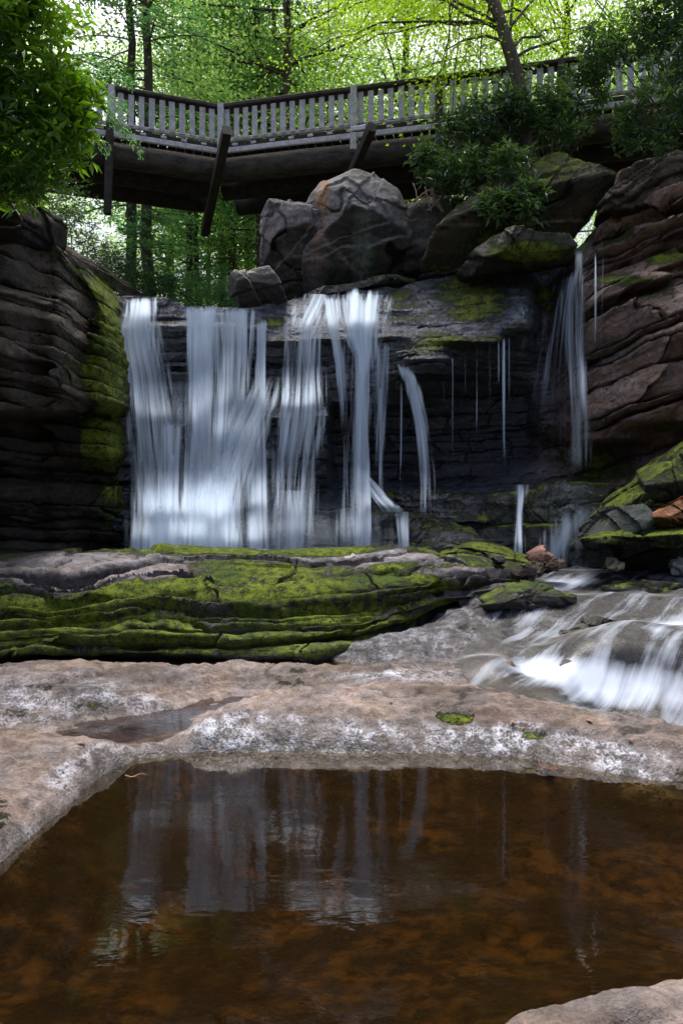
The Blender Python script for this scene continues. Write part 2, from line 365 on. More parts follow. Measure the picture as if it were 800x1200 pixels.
xs_ = np.concatenate([np.linspace(-6.5, -3.2, 60)[:-1], np.linspace(-3.2, 3.8, 460), np.linspace(3.8, 6.8, 110)[1:]])
X, Y = np.meshgrid(xs_, ys); zb = bed(X, Y); Q = np.stack([X, Y, zb], -1)
sdp = sdist(X+.05*fbm(Q, 3, 4, 2), Y+.05*fbm(Q, 3, 4, 3), pool)
edge = 1-np.exp(-np.maximum(sdp, 0)/.06)
z = np.where(sdp > 0, np.maximum(zb, .03)*edge*1.0, -.015-.26*(1-np.exp(sdp/.45)))
z = np.where((sdp > .5), zb, z*1.0)
z = np.where((sdp > 0) & (sdp <= .5), (zb*(1-np.exp(-sdp/.07)))*1.0+.0*z, z)
onrim = ss(-.02, .15, sdp)*(1-ss(5.6, 6.4, Y))
rough = .012+.02*ss(6, 7, Y)
strm = ss(.6, 1.4, X-(.9-.9*(Y-6.)*.4))*ss(5.0, 5.8, Y)
z = z+rough*fbm(Q, 2.2, 6, 11)+.026*fbm(Q, 8, 5, 12)*ss(-.3, .1, sdp)+(strm*ss(1.2, .6, X-1.0)*.02*fbm(Q, 3, 5, 24, ridge=True))+strm*(.06*fbm(Q, 2.2, 5, 21, ridge=True)+.03*fbm(Q*[1, 2, 1], 6, 4, 23, ridge=True))
tz = z/.04+.9*fbm(Q, 1.5, 4, 91); fr_ = tz-np.floor(tz); zt = z+.04*(ss(.25, .75, fr_)-fr_)*.75; z = np.where((sdp > .04) & (Y < 7.2), zt, z)
z += .02*fbm(Q*[1, 2.2, 1], 5, 6, 92, ridge=True)*ss(.05, .3, sdp)*(Y < 7)
crust_glintm = np.clip(np.exp(-((sdp-.09)/(.10+.09*fbm(Q, 1.2, 3, 16)))**2)*(.9+.9*fbm(Q, 2.5, 4, 6)), 0, 1)*(Y > 3)  # band above the waterline where wet glints are painted pale
cr2 = 0
Vq = np.stack([X, Y, z], -1)
for b in [(60, 820, 120, 34), (170, 830, 60, 18, 12), (20, 845, 80, 14), (470, 795, 110, 10), (30, 990, 30, 30)]: cr2 = np.maximum(cr2, blob(Vq, *b))
cr2 = cr2*(.75+.5*fbm(Q, 4, 4, 8)); crust_glintm *= ss(.0, .5, 1-blob(np.stack([X, Y, z], -1), 40, 960, 130, 70))*(.55+.45*ss(-1.3, -.6, X))
crust_glintm = np.clip(np.maximum(crust_glintm, cr2*.8)*(1+.8*fbm(Q, 3, 4, 88))*1.15, 0, 1)
z += crust_glintm*.022*fbm(Q, 22, 4, 15)
led = ss(6.5, 6.9, Y)*ss(-.6, 0., X)*(1-ss(2.3, 2.8, X)); tz = z/.085+1.1*fbm(Q*[.7, 1.3, 1], 1.6, 5, 93); fr_ = tz-np.floor(tz); z += led*(.05*(ss(.2, .8, fr_)-fr_)*.9+.02*fbm(Q, 3, 5, 94, ridge=True))
ck = fbm(Q*[1, 1.6, 1], .9, 5, 95); z -= .022*np.exp(-(ck/.012)**2)*ss(.15, .4, sdp)*(Y < 7.2)
z += .05*fbm(Q*[1, 1.5, 1], 1.6, 4, 96, ridge=True)*ss(.25, .7, sdp)*(Y < 7.2)
# two little mossy potholes
mh = np.maximum(blob(Vq, 533, 839, 36, 12, 8), blob(Vq, 627, 859, 26, 8, 2)); z -= .02*ss(.0, .6, mh)
V = np.stack([X, Y, z], -1)
o = mk('bedrock', V, gridF(*X.shape), ROCK); Vf = V.reshape(-1, 3)
pk = fbm(Q, 1.1, 4, 31)
tint = np.empty(V.shape); tint[:] = (.175, .145, .13); tint *= (1+.25*pk)[..., None]
dark = np.clip(strm*1.0+ss(6.3, 6.8, Y), 0, 1); tint = tint*(1-dark[..., None])+np.array((.032, .029, .036))*dark[..., None]
crd = np.clip(crust_glintm*1.3, 0, 1)[..., None]*.75; tint = tint*(1-crd)+np.array((.10, .088, .09))*crd
tint *= (1-.6*np.exp(-(ck/.03)**2)*ss(.1, .3, sdp))[..., None]; tint *= (1-.55*np.exp(-np.maximum(sdp, 0)/.025)*(Y > 2.6))[..., None]
tint = np.where((z < .0)[..., None]*(sdp < .02)[..., None], np.array((.014, .009, .005))*(1+.8*fbm(Q, 3, 5, 33))[..., None], tint)
moss = .62*ss(.25, .8, mh+.55*fbm(Q, 14, 5, 97)*(mh > .02))
for b in [(20, 836, 30, 10), (110, 828, 55, 14, 10), (50, 805, 40, 8), (140, 852, 60, 6), (340, 800, 30, 8), (795, 905, 12, 14), (0, 955, 25, 35), (350, 786, 25, 8), (700, 680, 70, 14), (570, 712, 34, 12), (545, 735, 20, 8), (420, 762, 40, 6)]: moss = np.maximum(moss, .42*blob(V, *b))
wet = np.clip(.95*crust_glintm+dark*(1-.2*led)+(sdp < .03), 0, 1)
alg = np.clip((sdp < -.02)*(.42+2.6*fbm(Q, 4.2, 7, 77, .62)-.45*ss(3.2, 4.2, Y))+.9*blob(V, 250, 780, 320, 22)*(z < .06)+.5*blob(V, 795, 905, 20, 25), 0, 1)
paint(o, Vf, None, tint.reshape(-1, 3), moss.ravel(), wet.ravel(), (crust_glintm*(1-led)+.22*led+.15*dark).ravel(), alg.ravel())  # wet ledge gets some painted glints too
tag(o, 'pinkish sandstone bedrock with pale, glint-painted wet rim around the brown pool', kind='structure')
ZB = (xs_, ys, z)

def quadpool(name, poly, z, mat, label):
    poly = np.array(poly); V = np.c_[poly, np.full(len(poly), z)]
    o = mk(name, V, np.arange(len(poly))[None], mat, smooth=False); tag(o, label, kind='structure'); return o
quadpool('pool_water', [(-2.4, 1.6), (3.4, 1.6), (3.4, 4.25), (1.9, 4.35), (1.3, 4.75), (-1.4, 4.75), (-1.8, 4.0), (-2.4, 3.6)], 0., M_POOL, 'still tea-brown pool water mirroring the falls')
a_ = lambda px, py, z: g0(px, py, z)[:2]
quadpool('pond_water', [a_(70, 874, .085), a_(150, 870, .085), a_(330, 832, .085), a_(330, 815, .085), a_(200, 816, .085), a_(90, 835, .085), a_(40, 850, .085)], .085, M_POND, 'narrow dark pond water in the hollow behind the pool rim')
quadpool('shallow_water', [(-5.5, 6.2), (.2, 6.25), (1.0, 6.4), (1.0, 7.7), (-5.5, 7.9)], .035, M_POOL, 'shallow orange-brown water channel at the foot of the mossy slab')
quadpool('plunge_water', [(-4.6, 8.6), (1.8, 9.4), (6.3, 9.5), (6.3, 12.6), (-4.6, 12.6)], .72, M_PLUNGE, 'dark bluish plunge water at the foot of the waterfalls')

# stream sheet over the bed
sx = np.linspace(.15, 6.3, 330); sy = np.linspace(5.0, 9.75, 300); X, Y = np.meshgrid(sx, sy)
zb2 = bed(X, Y); Q = np.stack([X, Y, zb2], -1)
_i = np.clip(np.searchsorted(xs_, sx), 0, len(xs_)-1); _j = np.clip(np.searchsorted(ys, sy), 0, len(ys)-1); zd = z[np.ix_(_j, _i)]
for _ in range(60): zd[1:-1] = (zd[:-2]+2*zd[1:-1]+zd[2:])/4; zd[:, 1:-1] = (zd[:, :-2]+2*zd[:, 1:-1]+zd[:, 2:])/4
zs = zd+.05+.012*fbm(Q*[1, .5, 1], 5, 4, 52)
lm = np.interp(Y, [5., 5.6, 6.1, 6.5, 6.9, 7.8, 8.5, 9.3, 9.75], [1.9, 1.4, 1.1, 1.0, 1.1, 1.62, 1.95, 2.2, 2.25])   # left bank
zs -= .05*(1-ss(-.05, .25, X-lm))
zs -= .25*(1-ss(0, .28, Y-5.28+.12*(X-1)*.0))
zs = np.where(Y > 9.45, np.minimum(zs, .735), zs)
V = np.stack([X, Y, zs], -1)
keepv = ((X > lm-.02+.10*fbm(Q, 2.5, 4, 4)) & (Y > 5.2)).ravel(); FS = gridF(*X.shape); FS = FS[keepv[FS].all(1)]
o = mk('stream_water', V, FS, M_STREAM)
dzy = np.gradient(zb2, sy, axis=0); foam = -.12+.22*ss(.15, .6, dzy)+.45*fbm(Q, 1.5, 4, 53)
for b, k in [((700, 677, 120, 9), .4), ((700, 800, 150, 30, 6), .55), ((620, 790, 90, 22, -8), .4), ((780, 735, 60, 16), .45), ((660, 682, 60, 8), .35), ((700, 745, 90, 14), -.3), ((640, 700, 60, 8), -.25), ((740, 705, 80, 8), -.2), ((680, 815, 40, 12, 60), -.25), ((560, 785, 60, 12, -20), .25)]: foam = foam+k*blob(V, *b)
setf(o, 'dens', np.clip(foam, 0, 1)*1.2*ss(.0, .9, X-lm+.3*fbm(Q, 3, 3, 5))-.1*(1-ss(0, .6, X-lm))); cx_ = X-.25*(9.5-Y)*0
setuv(o, np.stack([X-.9*(Y-5), Y*1.0+X*.2], -1)); tag(o, 'white foaming stream sliding down dark rock steps beside the mossy slab', kind='structure')

# ================================================================ MOSSY SLAB
prof = np.array([(7.9, -.25), (7.45, -.08), (7.18, .1), (7.24, .28), (7.5, .48), (7.85, .68), (8.35, .86), (9.1, .985), (9.8, .99), (10.3, .85), (10.5, .4)])
us = np.linspace(-6.2, 2.25, 560); vs = np.concatenate([np.linspace(0, 7, 230), np.linspace(7, 10, 40)[1:]])
U, Vv = np.meshgrid(us, vs)
yy = np.interp(Vv, range(11), prof[:, 0]); zz = np.interp(Vv, range(11), prof[:, 1])
for _ in range(6): yy[1:-1] = (yy[:-2]+2*yy[1:-1]+yy[2:])/4; zz[1:-1] = (zz[:-2]+2*zz[1:-1]+zz[2:])/4
endt = ss(2.3, -.3, U); # thin toward the right end
shift = 1.5*ss(-.5, 2.0, U)
yy2 = yy+shift*(1-np.clip((zz-.1)/.9, 0, 1)); zz2 = np.where(zz > .6, zz, zz+(.6-zz)*.85*ss(-.5, 2.0, U)*(zz > .0))
zz2 = zz2-.10*ss(.6, 2.25, U)-.03*ss(-3.2, -4.4, U)+.03*np.sin(U*1.7)
G = np.stack([U-.25*ss(7.5, 10, yy)*0, yy2, zz2], -1); N = gnorm(G); N *= np.where(N[..., 1:2] > .3, 1, 1)
if N[150, 200, 1] > 0: N = -N
k = ss(0, .1, (U[0, -1]-U)/8.4)
d = strata(G, 5, (.035, .14), .035, .11, .12, .3, .45, .7)+.03*fbm(G*[1, 1, 2.5], 2.5, 6, 7)+.05*fbm(G*[.5, .5, 7.], 1.2, 5, 17)+.01*fbm(G, 16, 4, 8)
d *= np.where(zz > .93, .5, 1.); LIP = strata.lip*(zz < .97)
G2 = G+N*d[..., None]; G2[..., 2] += .05*fbm(G*[1, .5, 0], .9, 3, 77)*ss(.5, .9, zz)
o = mk('mossy_rock_slab', G2, gridF(*U.shape), ROCK, smooth=False); N2 = gnorm(G2);
if N2[150, 200, 1] > 0: N2 = -N2
V = G2; m = .25*ss(-.3, .5, N2[..., 2])+.8*fbm(G*[1, 1, 1.5], 1.3, 5, 9)+.72
m -= .75*np.maximum(blob(V, 80, 665, 190, 22), blob(V, 540, 670, 90, 8)); m -= .5*blob(V, 430, 655, 260, 9); m -= .35*blob(V, 60, 690, 90, 18); m *= ss(.0, .15, V[..., 2]); m = np.clip(m-.55*LIP, 0, .95)
tn = np.empty(V.shape); tn[:] = (.21, .19, .195); tn *= (1-.8*LIP)[..., None]; lo = (1-ss(.02, .3, V[..., 2]))[..., None]; tn = tn*(1-lo)+np.array((.05, .04, .045))*lo  # layer crevices darkened in the tint to deepen their shade
wet = np.clip((1-ss(.1, .4, V[..., 2]))+.7*blob(V, 60, 658, 150, 16)+.25, 0, 1)
paint(o, V.reshape(-1, 3), None, tn.reshape(-1, 3), m.ravel(), wet.ravel(), (.35*ss(.8, 1, V[..., 2])).ravel())
tag(o, 'long low layered rock slab thickly covered in bright green moss', 'rock slab')

# ================================================================ FALLS ROCK FACE
top_px = [90, 125, 140, 190, 215, 250, 300, 320, 345, 400, 470, 530, 600, 650, 688, 700, 720, 760, 800, 860, 1000]
top_py = [340, 345, 348, 348, 356, 358, 360, 357, 350, 343, 335, 322, 314, 308, 300, 262, 245, 222, 195, 185, 170]
cols = [
    (90, [(340, 12.), (660, 11.5)]),
    (130, [(340, 11.9), (380, 11.7), (385, 11.5), (480, 11.35), (560, 11.2), (620, 10.9), (670, 10.6)]),
    (200, [(350, 11.8), (376, 11.75), (381, 11.35), (470, 11.4), (497, 11.4), (500, 11.1), (560, 11.1), (600, 10.9), (615, 10.5), (670, 10.3)]),
    (300, [(358, 11.5), (376, 11.4), (381, 11.2), (430, 11.3), (470, 11.15), (560, 10.9), (600, 10.7), (640, 10.3), (670, 10.2)]),
    (345, [(350, 12.1), (392, 11.4), (400, 11.2), (405, 11.4), (465, 11.4), (484, 11.1), (490, 10.75), (500, 11.), (580, 11.3), (596, 10.8), (640, 10.4), (670, 10.2)]),
    (382, [(345, 12.2), (390, 11.3), (398, 11.1), (405, 11.3), (465, 11.3), (482, 10.9), (488, 10.7), (500, 11.1), (580, 11.6), (596, 10.8), (640, 10.4), (670, 10.2)]),
    (393, [(345, 12.2), (390, 11.3), (398, 11.0), (405, 11.2), (470, 11.3), (480, 12.2), (560, 12.4), (580, 11.6), (596, 10.8), (640, 10.4), (670, 10.2)]),
    (430, [(340, 12.2), (385, 11.3), (395, 10.95), (402, 11.1), (440, 11.1), (474, 11.1), (480, 12.2), (560, 12.5), (578, 11.3), (600, 10.9), (620, 10.5), (670, 10.2)]),
    (500, [(330, 12.5), (400, 11.2), (421, 10.85), (440, 11.1), (448, 12.), (500, 12.7), (560, 12.7), (590, 11.4), (625, 10.8), (640, 10.5), (670, 10.3)]),
    (580, [(318, 12.4), (350, 11.6), (395, 10.95), (400, 10.9), (407, 11.9), (470, 12.8), (530, 12.8), (570, 12.), (585, 11.2), (620, 11.0), (650, 10.5), (670, 10.3)]),
    (612, [(315, 12.4), (345, 11.7), (378, 11.1), (385, 11.2), (392, 12.2), (470, 12.8), (530, 12.8), (565, 12.), (582, 11.1), (620, 11.0), (650, 10.6), (670, 10.4)]),
    (635, [(312, 12.6), (350, 12.6), (420, 12.7), (470, 12.3), (500, 12.1), (520, 12.5), (562, 12.), (576, 11.), (600, 11), (640, 10.6), (670, 10.4)]),
    (690, [(300, 11.8), (320, 11.6), (330, 11.3), (380, 11.3), (430, 11.3), (480, 11.0), (515, 11.1), (525, 12.2), (556, 12.), (572, 11.0), (640, 10.6), (670, 10.3)]),
    (800, [(195, 11.2), (235, 10.7), (245, 11.3), (260, 10.8), (300, 10.9), (350, 10.5), (400, 10.4), (450, 10.3), (495, 10.5), (508, 11.3), (540, 11.), (560, 10.6), (600, 10.2), (670, 9.8)]),
    (1000, [(170, 9.9), (400, 9.4), (670, 8.9)])]
pxs = np.concatenate([np.arange(90, 800, 1.3), np.linspace(801, 1000, 70)])
nr = 300; tv = np.linspace(1, 0, nr)
PX, T = np.meshgrid(pxs, tv)
top = np.interp(PX, top_px, top_py); top = top+2.5*vn(np.stack([PX*.06, 0*PX, 0*PX], -1), 5)*(PX < 690)+5*vn(np.stack([PX*.05, 0*PX, 0*PX], -1), 6)*(PX > 690)
PY = top+T*(682-top)
Df = dens_interp(cols, PX, PY)
G = P(PX, PY, Df)
right = ss(610, 700, PX+(PY-450)*.15)
sl = .27*right+.04
wz = 0
s1 = strata(G, 21, (.14, .42), .26, .32, .2, .4, .55, .75); l1 = strata.lip; s2 = strata(G, 22, (.10, .28), .03, .13, .07, .15, .9, .5)
smf = np.clip(ss(330, 400, PY)*.6+.25, 0, 1); low = ss(560, 600, PY)
l2 = strata.lip; LIP = l1*right+l2*(1-right)*.8
d = s1*right*.9+s2*(1-right)*(.35+.55*ss(400, 470, PY)+.5*low)
d = d+.03*fbm(G, 4, 6, 61)+.05*fbm((G-np.stack([0*PX, 0*PX, .3*right*G[..., 0]], -1))*[.4, .4, 7.], 1.1, 5, 18)+.06*(1-right)*fbm(G*[.6, 1, 1.6], 1.5, 4, 62, ridge=True)
fade = ss(0, .05, T)
G2 = G.copy(); G2[..., 1] -= d*(.4+.6*fade); G2[..., 0] += .02*fbm(G, 4, 3, 63)
nb = 26; back = []
for j in range(nb, 0, -1):
    b = (j/nb)**1.5*4.0; g = G2[-1]+[0, b, 0]; q = g.copy(); q[:, 2] += .04*b+.05*fbm(g, 1.5, 4, 66)*min(1, b*4)+.06*np.sin(b*5)*.3; back.append(q)
G3 = np.concatenate([G2, np.array(back[::-1])], 0)
N = gnorm(G3)
if N[100, 200, 1] > 0: N = -N
G3 = G3+N*(.014*fbm(G3, 9, 5, 67)+.005*fbm(G3, 40, 3, 68))[..., None]
N = gnorm(G3)
if N[100, 200, 1] > 0: N = -N
o = mk('rock_face', G3, gridF(*G3.shape[:2]), ROCK, smooth=False); V = G3; px_, py_ = pix(V)
rt = np.concatenate([right, np.repeat(right[-1:], nb, 0)], 0)
fb = fbm(V, .9, 4, 71); tn = np.empty(V.shape); tn[:] = (.075, .088, .12)
LIP = np.concatenate([LIP, np.zeros((nb, LIP.shape[1]))], 0)
warm = np.array((.20, .142, .115))*(1+.5*fb)[..., None]; tn = tn*(1-rt[..., None])+warm*rt[..., None]
pu = np.clip(fbm(V*[1, 1, 2], 1.5, 3, 72)*2, 0, 1)[..., None]*rt[..., None]; tn = tn*(1-pu*.45)+np.array((.15, .11, .15))*pu*.45
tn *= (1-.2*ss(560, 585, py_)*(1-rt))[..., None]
cave = (ss(0, .35, blob(V, 520, 500, 150, 85))*(1-rt))[..., None]; tn *= 1-.5*cave  # shade of the hollow put into the tint
m = .38*ss(.1, .8, N[..., 2])+.35*fb
for b, k in [((555, 352, 55, 36, 20), .75), ((505, 405, 40, 14), .6), ((560, 405, 60, 12), .4), ((520, 395, 45, 12), .4), ((640, 345, 22, 45), .6), ((615, 460, 22, 20), .6), ((560, 612, 110, 22), .4), ((700, 540, 60, 26), .8), ((745, 330, 60, 10), .7), ((780, 300, 50, 14), .5), ((720, 360, 50, 10), .4), ((620, 350, 30, 24), .5), ((600, 395, 50, 8), .5), ((720, 275, 60, 12), .4), ((300, 470, 40, 20), .3), ((760, 345, 40, 14), .4), ((780, 500, 40, 14), .5), ((500, 600, 90, 30), .25), ((470, 345, 20, 10), .3), ((320, 378, 20, 10), .5), ((660, 500, 50, 15), .3)]: m = m+k*blob(V, *b)
m -= .5*cave[..., 0]+.8*LIP+.35*ss(560, 590, py_)*(px_ < 560); tn *= (1-.8*LIP)[..., None]; m -= .5*np.maximum(blob(V, 640, 330, 10, 10), blob(V, 615, 365, 30, 40)); m = np.clip(m, 0, .85)  # crevice shade between the layers put into the tint
cr = .9*blob(V, 500, 360, 60, 40, 20)+1.1*blob(V, 625, 370, 40, 55, 10)+.7*blob(V, 350, 375, 50, 22)+.8*blob(V, 430, 440, 70, 26)+.9*blob(V, 570, 385, 60, 8)+.6*blob(V, 735, 415, 60, 14)+.7*blob(V, 700, 450, 70, 20)+.35*blob(V, 450, 620, 200, 40)+.5*blob(V, 250, 400, 12, 60)  # wet glints on the cap rock painted as pale speckle
wet = np.clip(1.-.45*rt*fbm(V, 1, 3, 75)-.35*rt, 0, 1)
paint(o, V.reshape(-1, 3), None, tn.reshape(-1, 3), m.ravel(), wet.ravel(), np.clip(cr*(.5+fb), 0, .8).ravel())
tag(o, 'dark wet layered rock face that the waterfalls run over', 'rock face', kind='structure')

_ico = None
def ico():
    global _ico
    if _ico is None:
        import bmesh
        bm = bmesh.new(); bmesh.ops.create_icosphere(bm, subdivisions=6, radius=1)
        _ico = (np.array([v.co[:] for v in bm.verts]), np.array([[v.index for v in f.verts] for f in bm.faces])); bm.free()
    return _ico
def boulder(name, outline, D, tf, tb, label, seed=0, tint=(.2, .19, .2), moss=.1, mossblobs=(), wet=.3, fronts=(), sharp=60, strat=0., slope=0, rough=.05, crust_glint=0, tinter=None, cat='boulder', group=None, sub=None):
    """rock whose silhouette follows the (convex) outline; tf / tb its half thickness before and behind D"""
    dirs, F = ico()
    if sub == 'small':
        import bmesh
        bm = bmesh.new(); bmesh.ops.create_icosphere(bm, subdivisions=4, radius=1); dirs = np.array([v.co[:] for v in bm.verts]); F = np.array([[v.index for v in f.verts] for f in bm.faces]); bm.free()
    W = np.array([P(a, b, D) for a, b in outline]); c = W.mean(0); W = W-c
    area = sum(W[i][0]*W[(i+1) % len(W)][2]-W[(i+1) % len(W)][0]*W[i][2] for i in range(len(W)))
    pl = []; g = np.random.default_rng(seed)
    for i in range(len(W)):
        a, b = W[i], W[(i+1) % len(W)]; e = b-a; nn = np.array([e[2], 0, -e[0]])*(1 if area > 0 else -1); nn /= np.linalg.norm(nn)
        dd = nn@a; t = g.uniform(-.25, .25); nn2 = nn+[0, t, 0]; L_ = np.linalg.norm(nn2); pl.append((nn2/L_, dd/L_))
    for nx, nz, f in list(fronts)+[(0, .1, 1.)]:
        nn = np.array([nx, -1, nz]); L_ = np.linalg.norm(nn); pl.append((nn/L_, tf*f/L_))
    for nx, nz in ((.3, .2), (-.3, -.1)):
        nn = np.array([nx, 1, nz]); nn /= np.linalg.norm(nn); pl.append((nn, tb))
    rad_ = np.abs(W).max()
    for q_ in range(7):
        nn = g.normal(size=3)*[1, 1, .8]; nn[1] = -abs(nn[1])-.5; nn /= np.linalg.norm(nn); sup = max(w_@nn for w_ in np.concatenate([W, W*[.6, 1, .6]+[0, -tf, 0]])); pl.append((nn, sup*g.uniform(.78, .93)))
    inv = np.zeros(len(dirs))
    for nn, dd in pl: inv += np.maximum(dirs@nn/max(dd, .02), 0)**sharp
    r = inv**(-1/sharp)
    V = dirs*r[:, None]; size = np.abs(V).max()
    Wd = V+c; crk = np.abs(fbm(Wd, .8, 3, seed+60)); dis = -.035*np.exp(-(crk/.014)**2)+rough*1.2*size*fbm(Wd/size, 1.3, 6, seed+100)+sum(.022*np.sign(np.clip((Wd-c)@(lambda q: q/np.linalg.norm(q))(g.normal(size=3)*[1, .6, .8])+g.uniform(-.3, .3)*size+.05*fbm(Wd, 2.5, 4, seed+140+q_), -.02, .02)) for q_ in range(6))+rough*.6*size*fbm(Wd/size, 2.4, 4, seed+105, ridge=True)+.012*fbm(Wd, 9, 4, seed+110)
    if strat: dis = dis+strata(Wd, seed+3, (.12, .3), slope, strat, strat*.7, .2, 1.2, .6)
    V = V+dirs*dis[:, None]
    Vw = V+c
    # normals
    a, b, cc = Vw[F[:, 0]], Vw[F[:, 1]], Vw[F[:, 2]]; fn = np.cross(b-a, cc-a); Nn = np.zeros_like(Vw)
    for k in range(3): np.add.at(Nn, F[:, k], fn)
    Nn /= np.maximum(np.linalg.norm(Nn, axis=1, keepdims=True), 1e-9)
    base = c.copy(); base[2] = Vw[:, 2].min()
    o = mk(name, Vw, F, ROCK, smooth=False, loc=base)
    m = moss+.45*ss(.2, .9, Nn[:, 2])*(moss > 0)-.1+.45*fbm(Vw, 1.8, 4, seed)*(moss > 0)
    for q in mossblobs: m = m+q[0]*blob(Vw, *q[1:])
    tn = np.empty(Vw.shape); tn[:] = tint; tn *= .72*(1+.5*fbm(Vw, 1.3, 5, seed+7))[:, None]*(1-.7*ss(-.2, -.7, Nn[:, 2])-.6*np.exp(-(crk/.03)**2))[:, None]  # undersides and cracks darkened in the tint to deepen their shade
    if tinter: tn = tinter(Vw, tn, Nn)
    cr_ = crust_glint*np.clip(.5+fbm(Vw, 2, 3, seed+5), 0, 1)
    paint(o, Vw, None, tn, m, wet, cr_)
    tag(o, label, cat, group); return o
SGp = 'dark wet rock steps at the foot of the falls'
STEPV = []
for a_o in [
    ([(548, 612), (575, 580), (640, 570), (715, 568), (735, 600), (720, 668), (545, 668)], 10.9, .5, .8, 'green-black wet rock step at lower right with a narrow trickle over its edge', 50, (.045, .062, .055), .3),
    ([(382, 645), (398, 612), (450, 604), (520, 608), (560, 622), (570, 668), (380, 668)], 10.7, .5, .7, 'blue-black wet rock step directly under the central column', 51, (.055, .06, .075), .05),
    ([(285, 640), (300, 608), (345, 600), (388, 606), (402, 640), (405, 668), (280, 668)], 10.7, .5, .7, 'blue-black wet rock step under the jutting block left of the column', 52, (.055, .06, .075), .05),
    ([(410, 600), (440, 578), (520, 574), (600, 582), (560, 612), (420, 616)], 11.4, .5, .7, 'upper wet step at the back of the dark hollow', 53, (.05, .058, .065), .12),
    ([(470, 668), (480, 642), (540, 634), (600, 640), (640, 668)], 10.3, .35, .5, 'low wet step at the waterline right of the central column', 54, (.045, .055, .06), .2)]:
    boulder('rock_step', a_o[0], a_o[1], a_o[2], a_o[3], a_o[4], a_o[5], a_o[6], a_o[7], wet=.95, strat=.07, slope=.04, rough=.05, crust_glint=.45, fronts=[(.1, .5, .8), (-.4, 0, 1.)], cat='rock step', group=SGp)
    ob = COL.objects[-1]; cc = np.empty(len(ob.data.vertices)*3, np.float32); ob.data.vertices.foreach_get('co', cc); STEPV.append(cc.reshape(-1, 3)+np.array(ob.location))
# depth map of the face for the water to follow
gw, gh = 400, 230
DM = np.full((gh, gw), 99.)
G3A = np.concatenate([G3[:nr].reshape(-1, 3)]+STEPV); vx, vy = pix(G3A); ix = np.clip(((vx-90)/2).astype(int), 0, gw-1); iy = np.clip(((vy-250)/2).astype(int), 0, gh-1)
np.minimum.at(DM, (iy, ix), G3A[:, 1])
for _ in range(3):
    Dp = np.pad(DM, 1, constant_values=99.); mn = np.min([Dp[a:a+gh, b:b+gw] for a in range(3) for b in range(3)], 0)
    if _ == 0: DM = mn
    else: DM = np.where(DM > 90, mn, DM)
def depth(px, py): return DM[np.clip(((py-250)/2).astype(int), 0, gh-1), np.clip(((px-90)/2).astype(int), 0, gw-1)]

def fall(name, rows, label, cat='waterfall', group=None, nu=None, off=.06, soft=.25, useed=0, maxd=None, topfade=.0, botfade=.0, stk=1.):
    rows = np.array(rows, float); nv = int(max(30, (rows[-1, 0]-rows[0, 0])/2.))
    py = np.linspace(rows[0, 0], rows[-1, 0], nv); L = np.interp(py, rows[:, 0], rows[:, 1]); Rr = np.interp(py, rows[:, 0], rows[:, 2]); dn = np.interp(py, rows[:, 0], rows[:, 3])
    k5 = np.array([1, 2, 3, 4, 3, 2, 1])/16.
    for _ in range(2):
        L = np.convolve(np.pad(L, 3, 'edge'), k5, 'valid'); Rr = np.convolve(np.pad(Rr, 3, 'edge'), k5, 'valid'); dn = np.convolve(np.pad(dn, 3, 'edge'), k5, 'valid')
    nu = nu or int(max(7, (Rr-L).max()/1.8)); u = np.linspace(0, 1, nu)
    PXg = L[:, None]+(Rr-L)[:, None]*u; PYg = np.repeat(py[:, None], nu, 1)
    PYg = PYg+0
    D = np.minimum.accumulate(depth(PXg, PYg), 0)
    D = np.where(D > 90, 11.5, D)
    Dm = np.stack([np.convolve(np.pad(D[:, i], 3, 'edge'), k5, 'valid') for i in range(nu)], 1); D = np.minimum(D, Dm)
    mf_ = lambda r, w_: np.min(np.stack([np.pad(r, w_, 'edge')[i_:i_+len(r)] for i_ in range(2*w_+1)]), 0); D = np.stack([mf_(D[:, i], 12) for i in range(nu)], 1)
    if nu > 14: D = np.stack([mf_(r, 3) for r in D], 0)
    kk = np.array([1, 1, 1, 1, 1])/5.
    if nu > 6: D = np.stack([np.convolve(np.pad(r, 2, 'edge'), kk, 'valid') for r in D], 0)
    k21 = np.hanning(27); k21 /= k21.sum(); Db = np.stack([np.convolve(np.pad(D[:, i], 13, 'edge'), k21, 'valid') for i in range(nu)], 1); D = Db-off
    if nu > 14: kw = np.hanning(13); kw /= kw.sum(); D = np.stack([np.convolve(np.pad(r, 6, 'edge'), kw, 'valid') for r in D], 0)
    V = P(PXg, PYg, D)
    V[..., 1] -= .03*vn(np.stack([PXg*.12, PYg*.012, 0*PXg+useed], -1), 3)
    e = np.minimum(u, 1-u)/soft; ed = ss(0, 1, e[None]+.45*vn(np.stack([PXg*.35, PYg*.02, 0*PXg+useed], -1), 2)-.05)*ss(0, .12, np.minimum(u, 1-u))[None]
    v = np.linspace(0, 1, nv)[:, None]
    jag = vn(np.stack([u*nu*.5, 0*u, 0*u+useed], -1), 8)[None]*.03
    tf = ss(0, max(topfade, 1e-3), v+jag*(topfade > 0)) if topfade else 1
    bf = ss(0, max(botfade, 1e-3), 1-v) if botfade else 1
    lipj = ss(0, 1, (v*nv*2-3-3*np.abs(vn(np.stack([PXg*.13, 0*PXg, 0*PXg+useed], -1), 8)))/9+.5) if rows[0, 3] > .3 else 1
    dens = dn[:, None]*ed*tf*bf*lipj
    o = mk(name, V, gridF(nv, nu), M_VEIL)
    setf(o, 'dens', np.clip(dens, 0, 1)); setf(o, 'stk', np.full(nv*nu, stk))
    wid = np.mean(Rr-L)*.0134
    setuv(o, np.stack([np.repeat(u[None], nv, 0)*wid*1.5+useed*1.7, np.repeat((py*.0134)[:, None], nu, 1)+useed], -1))
    tag(o, label, cat, group); return o
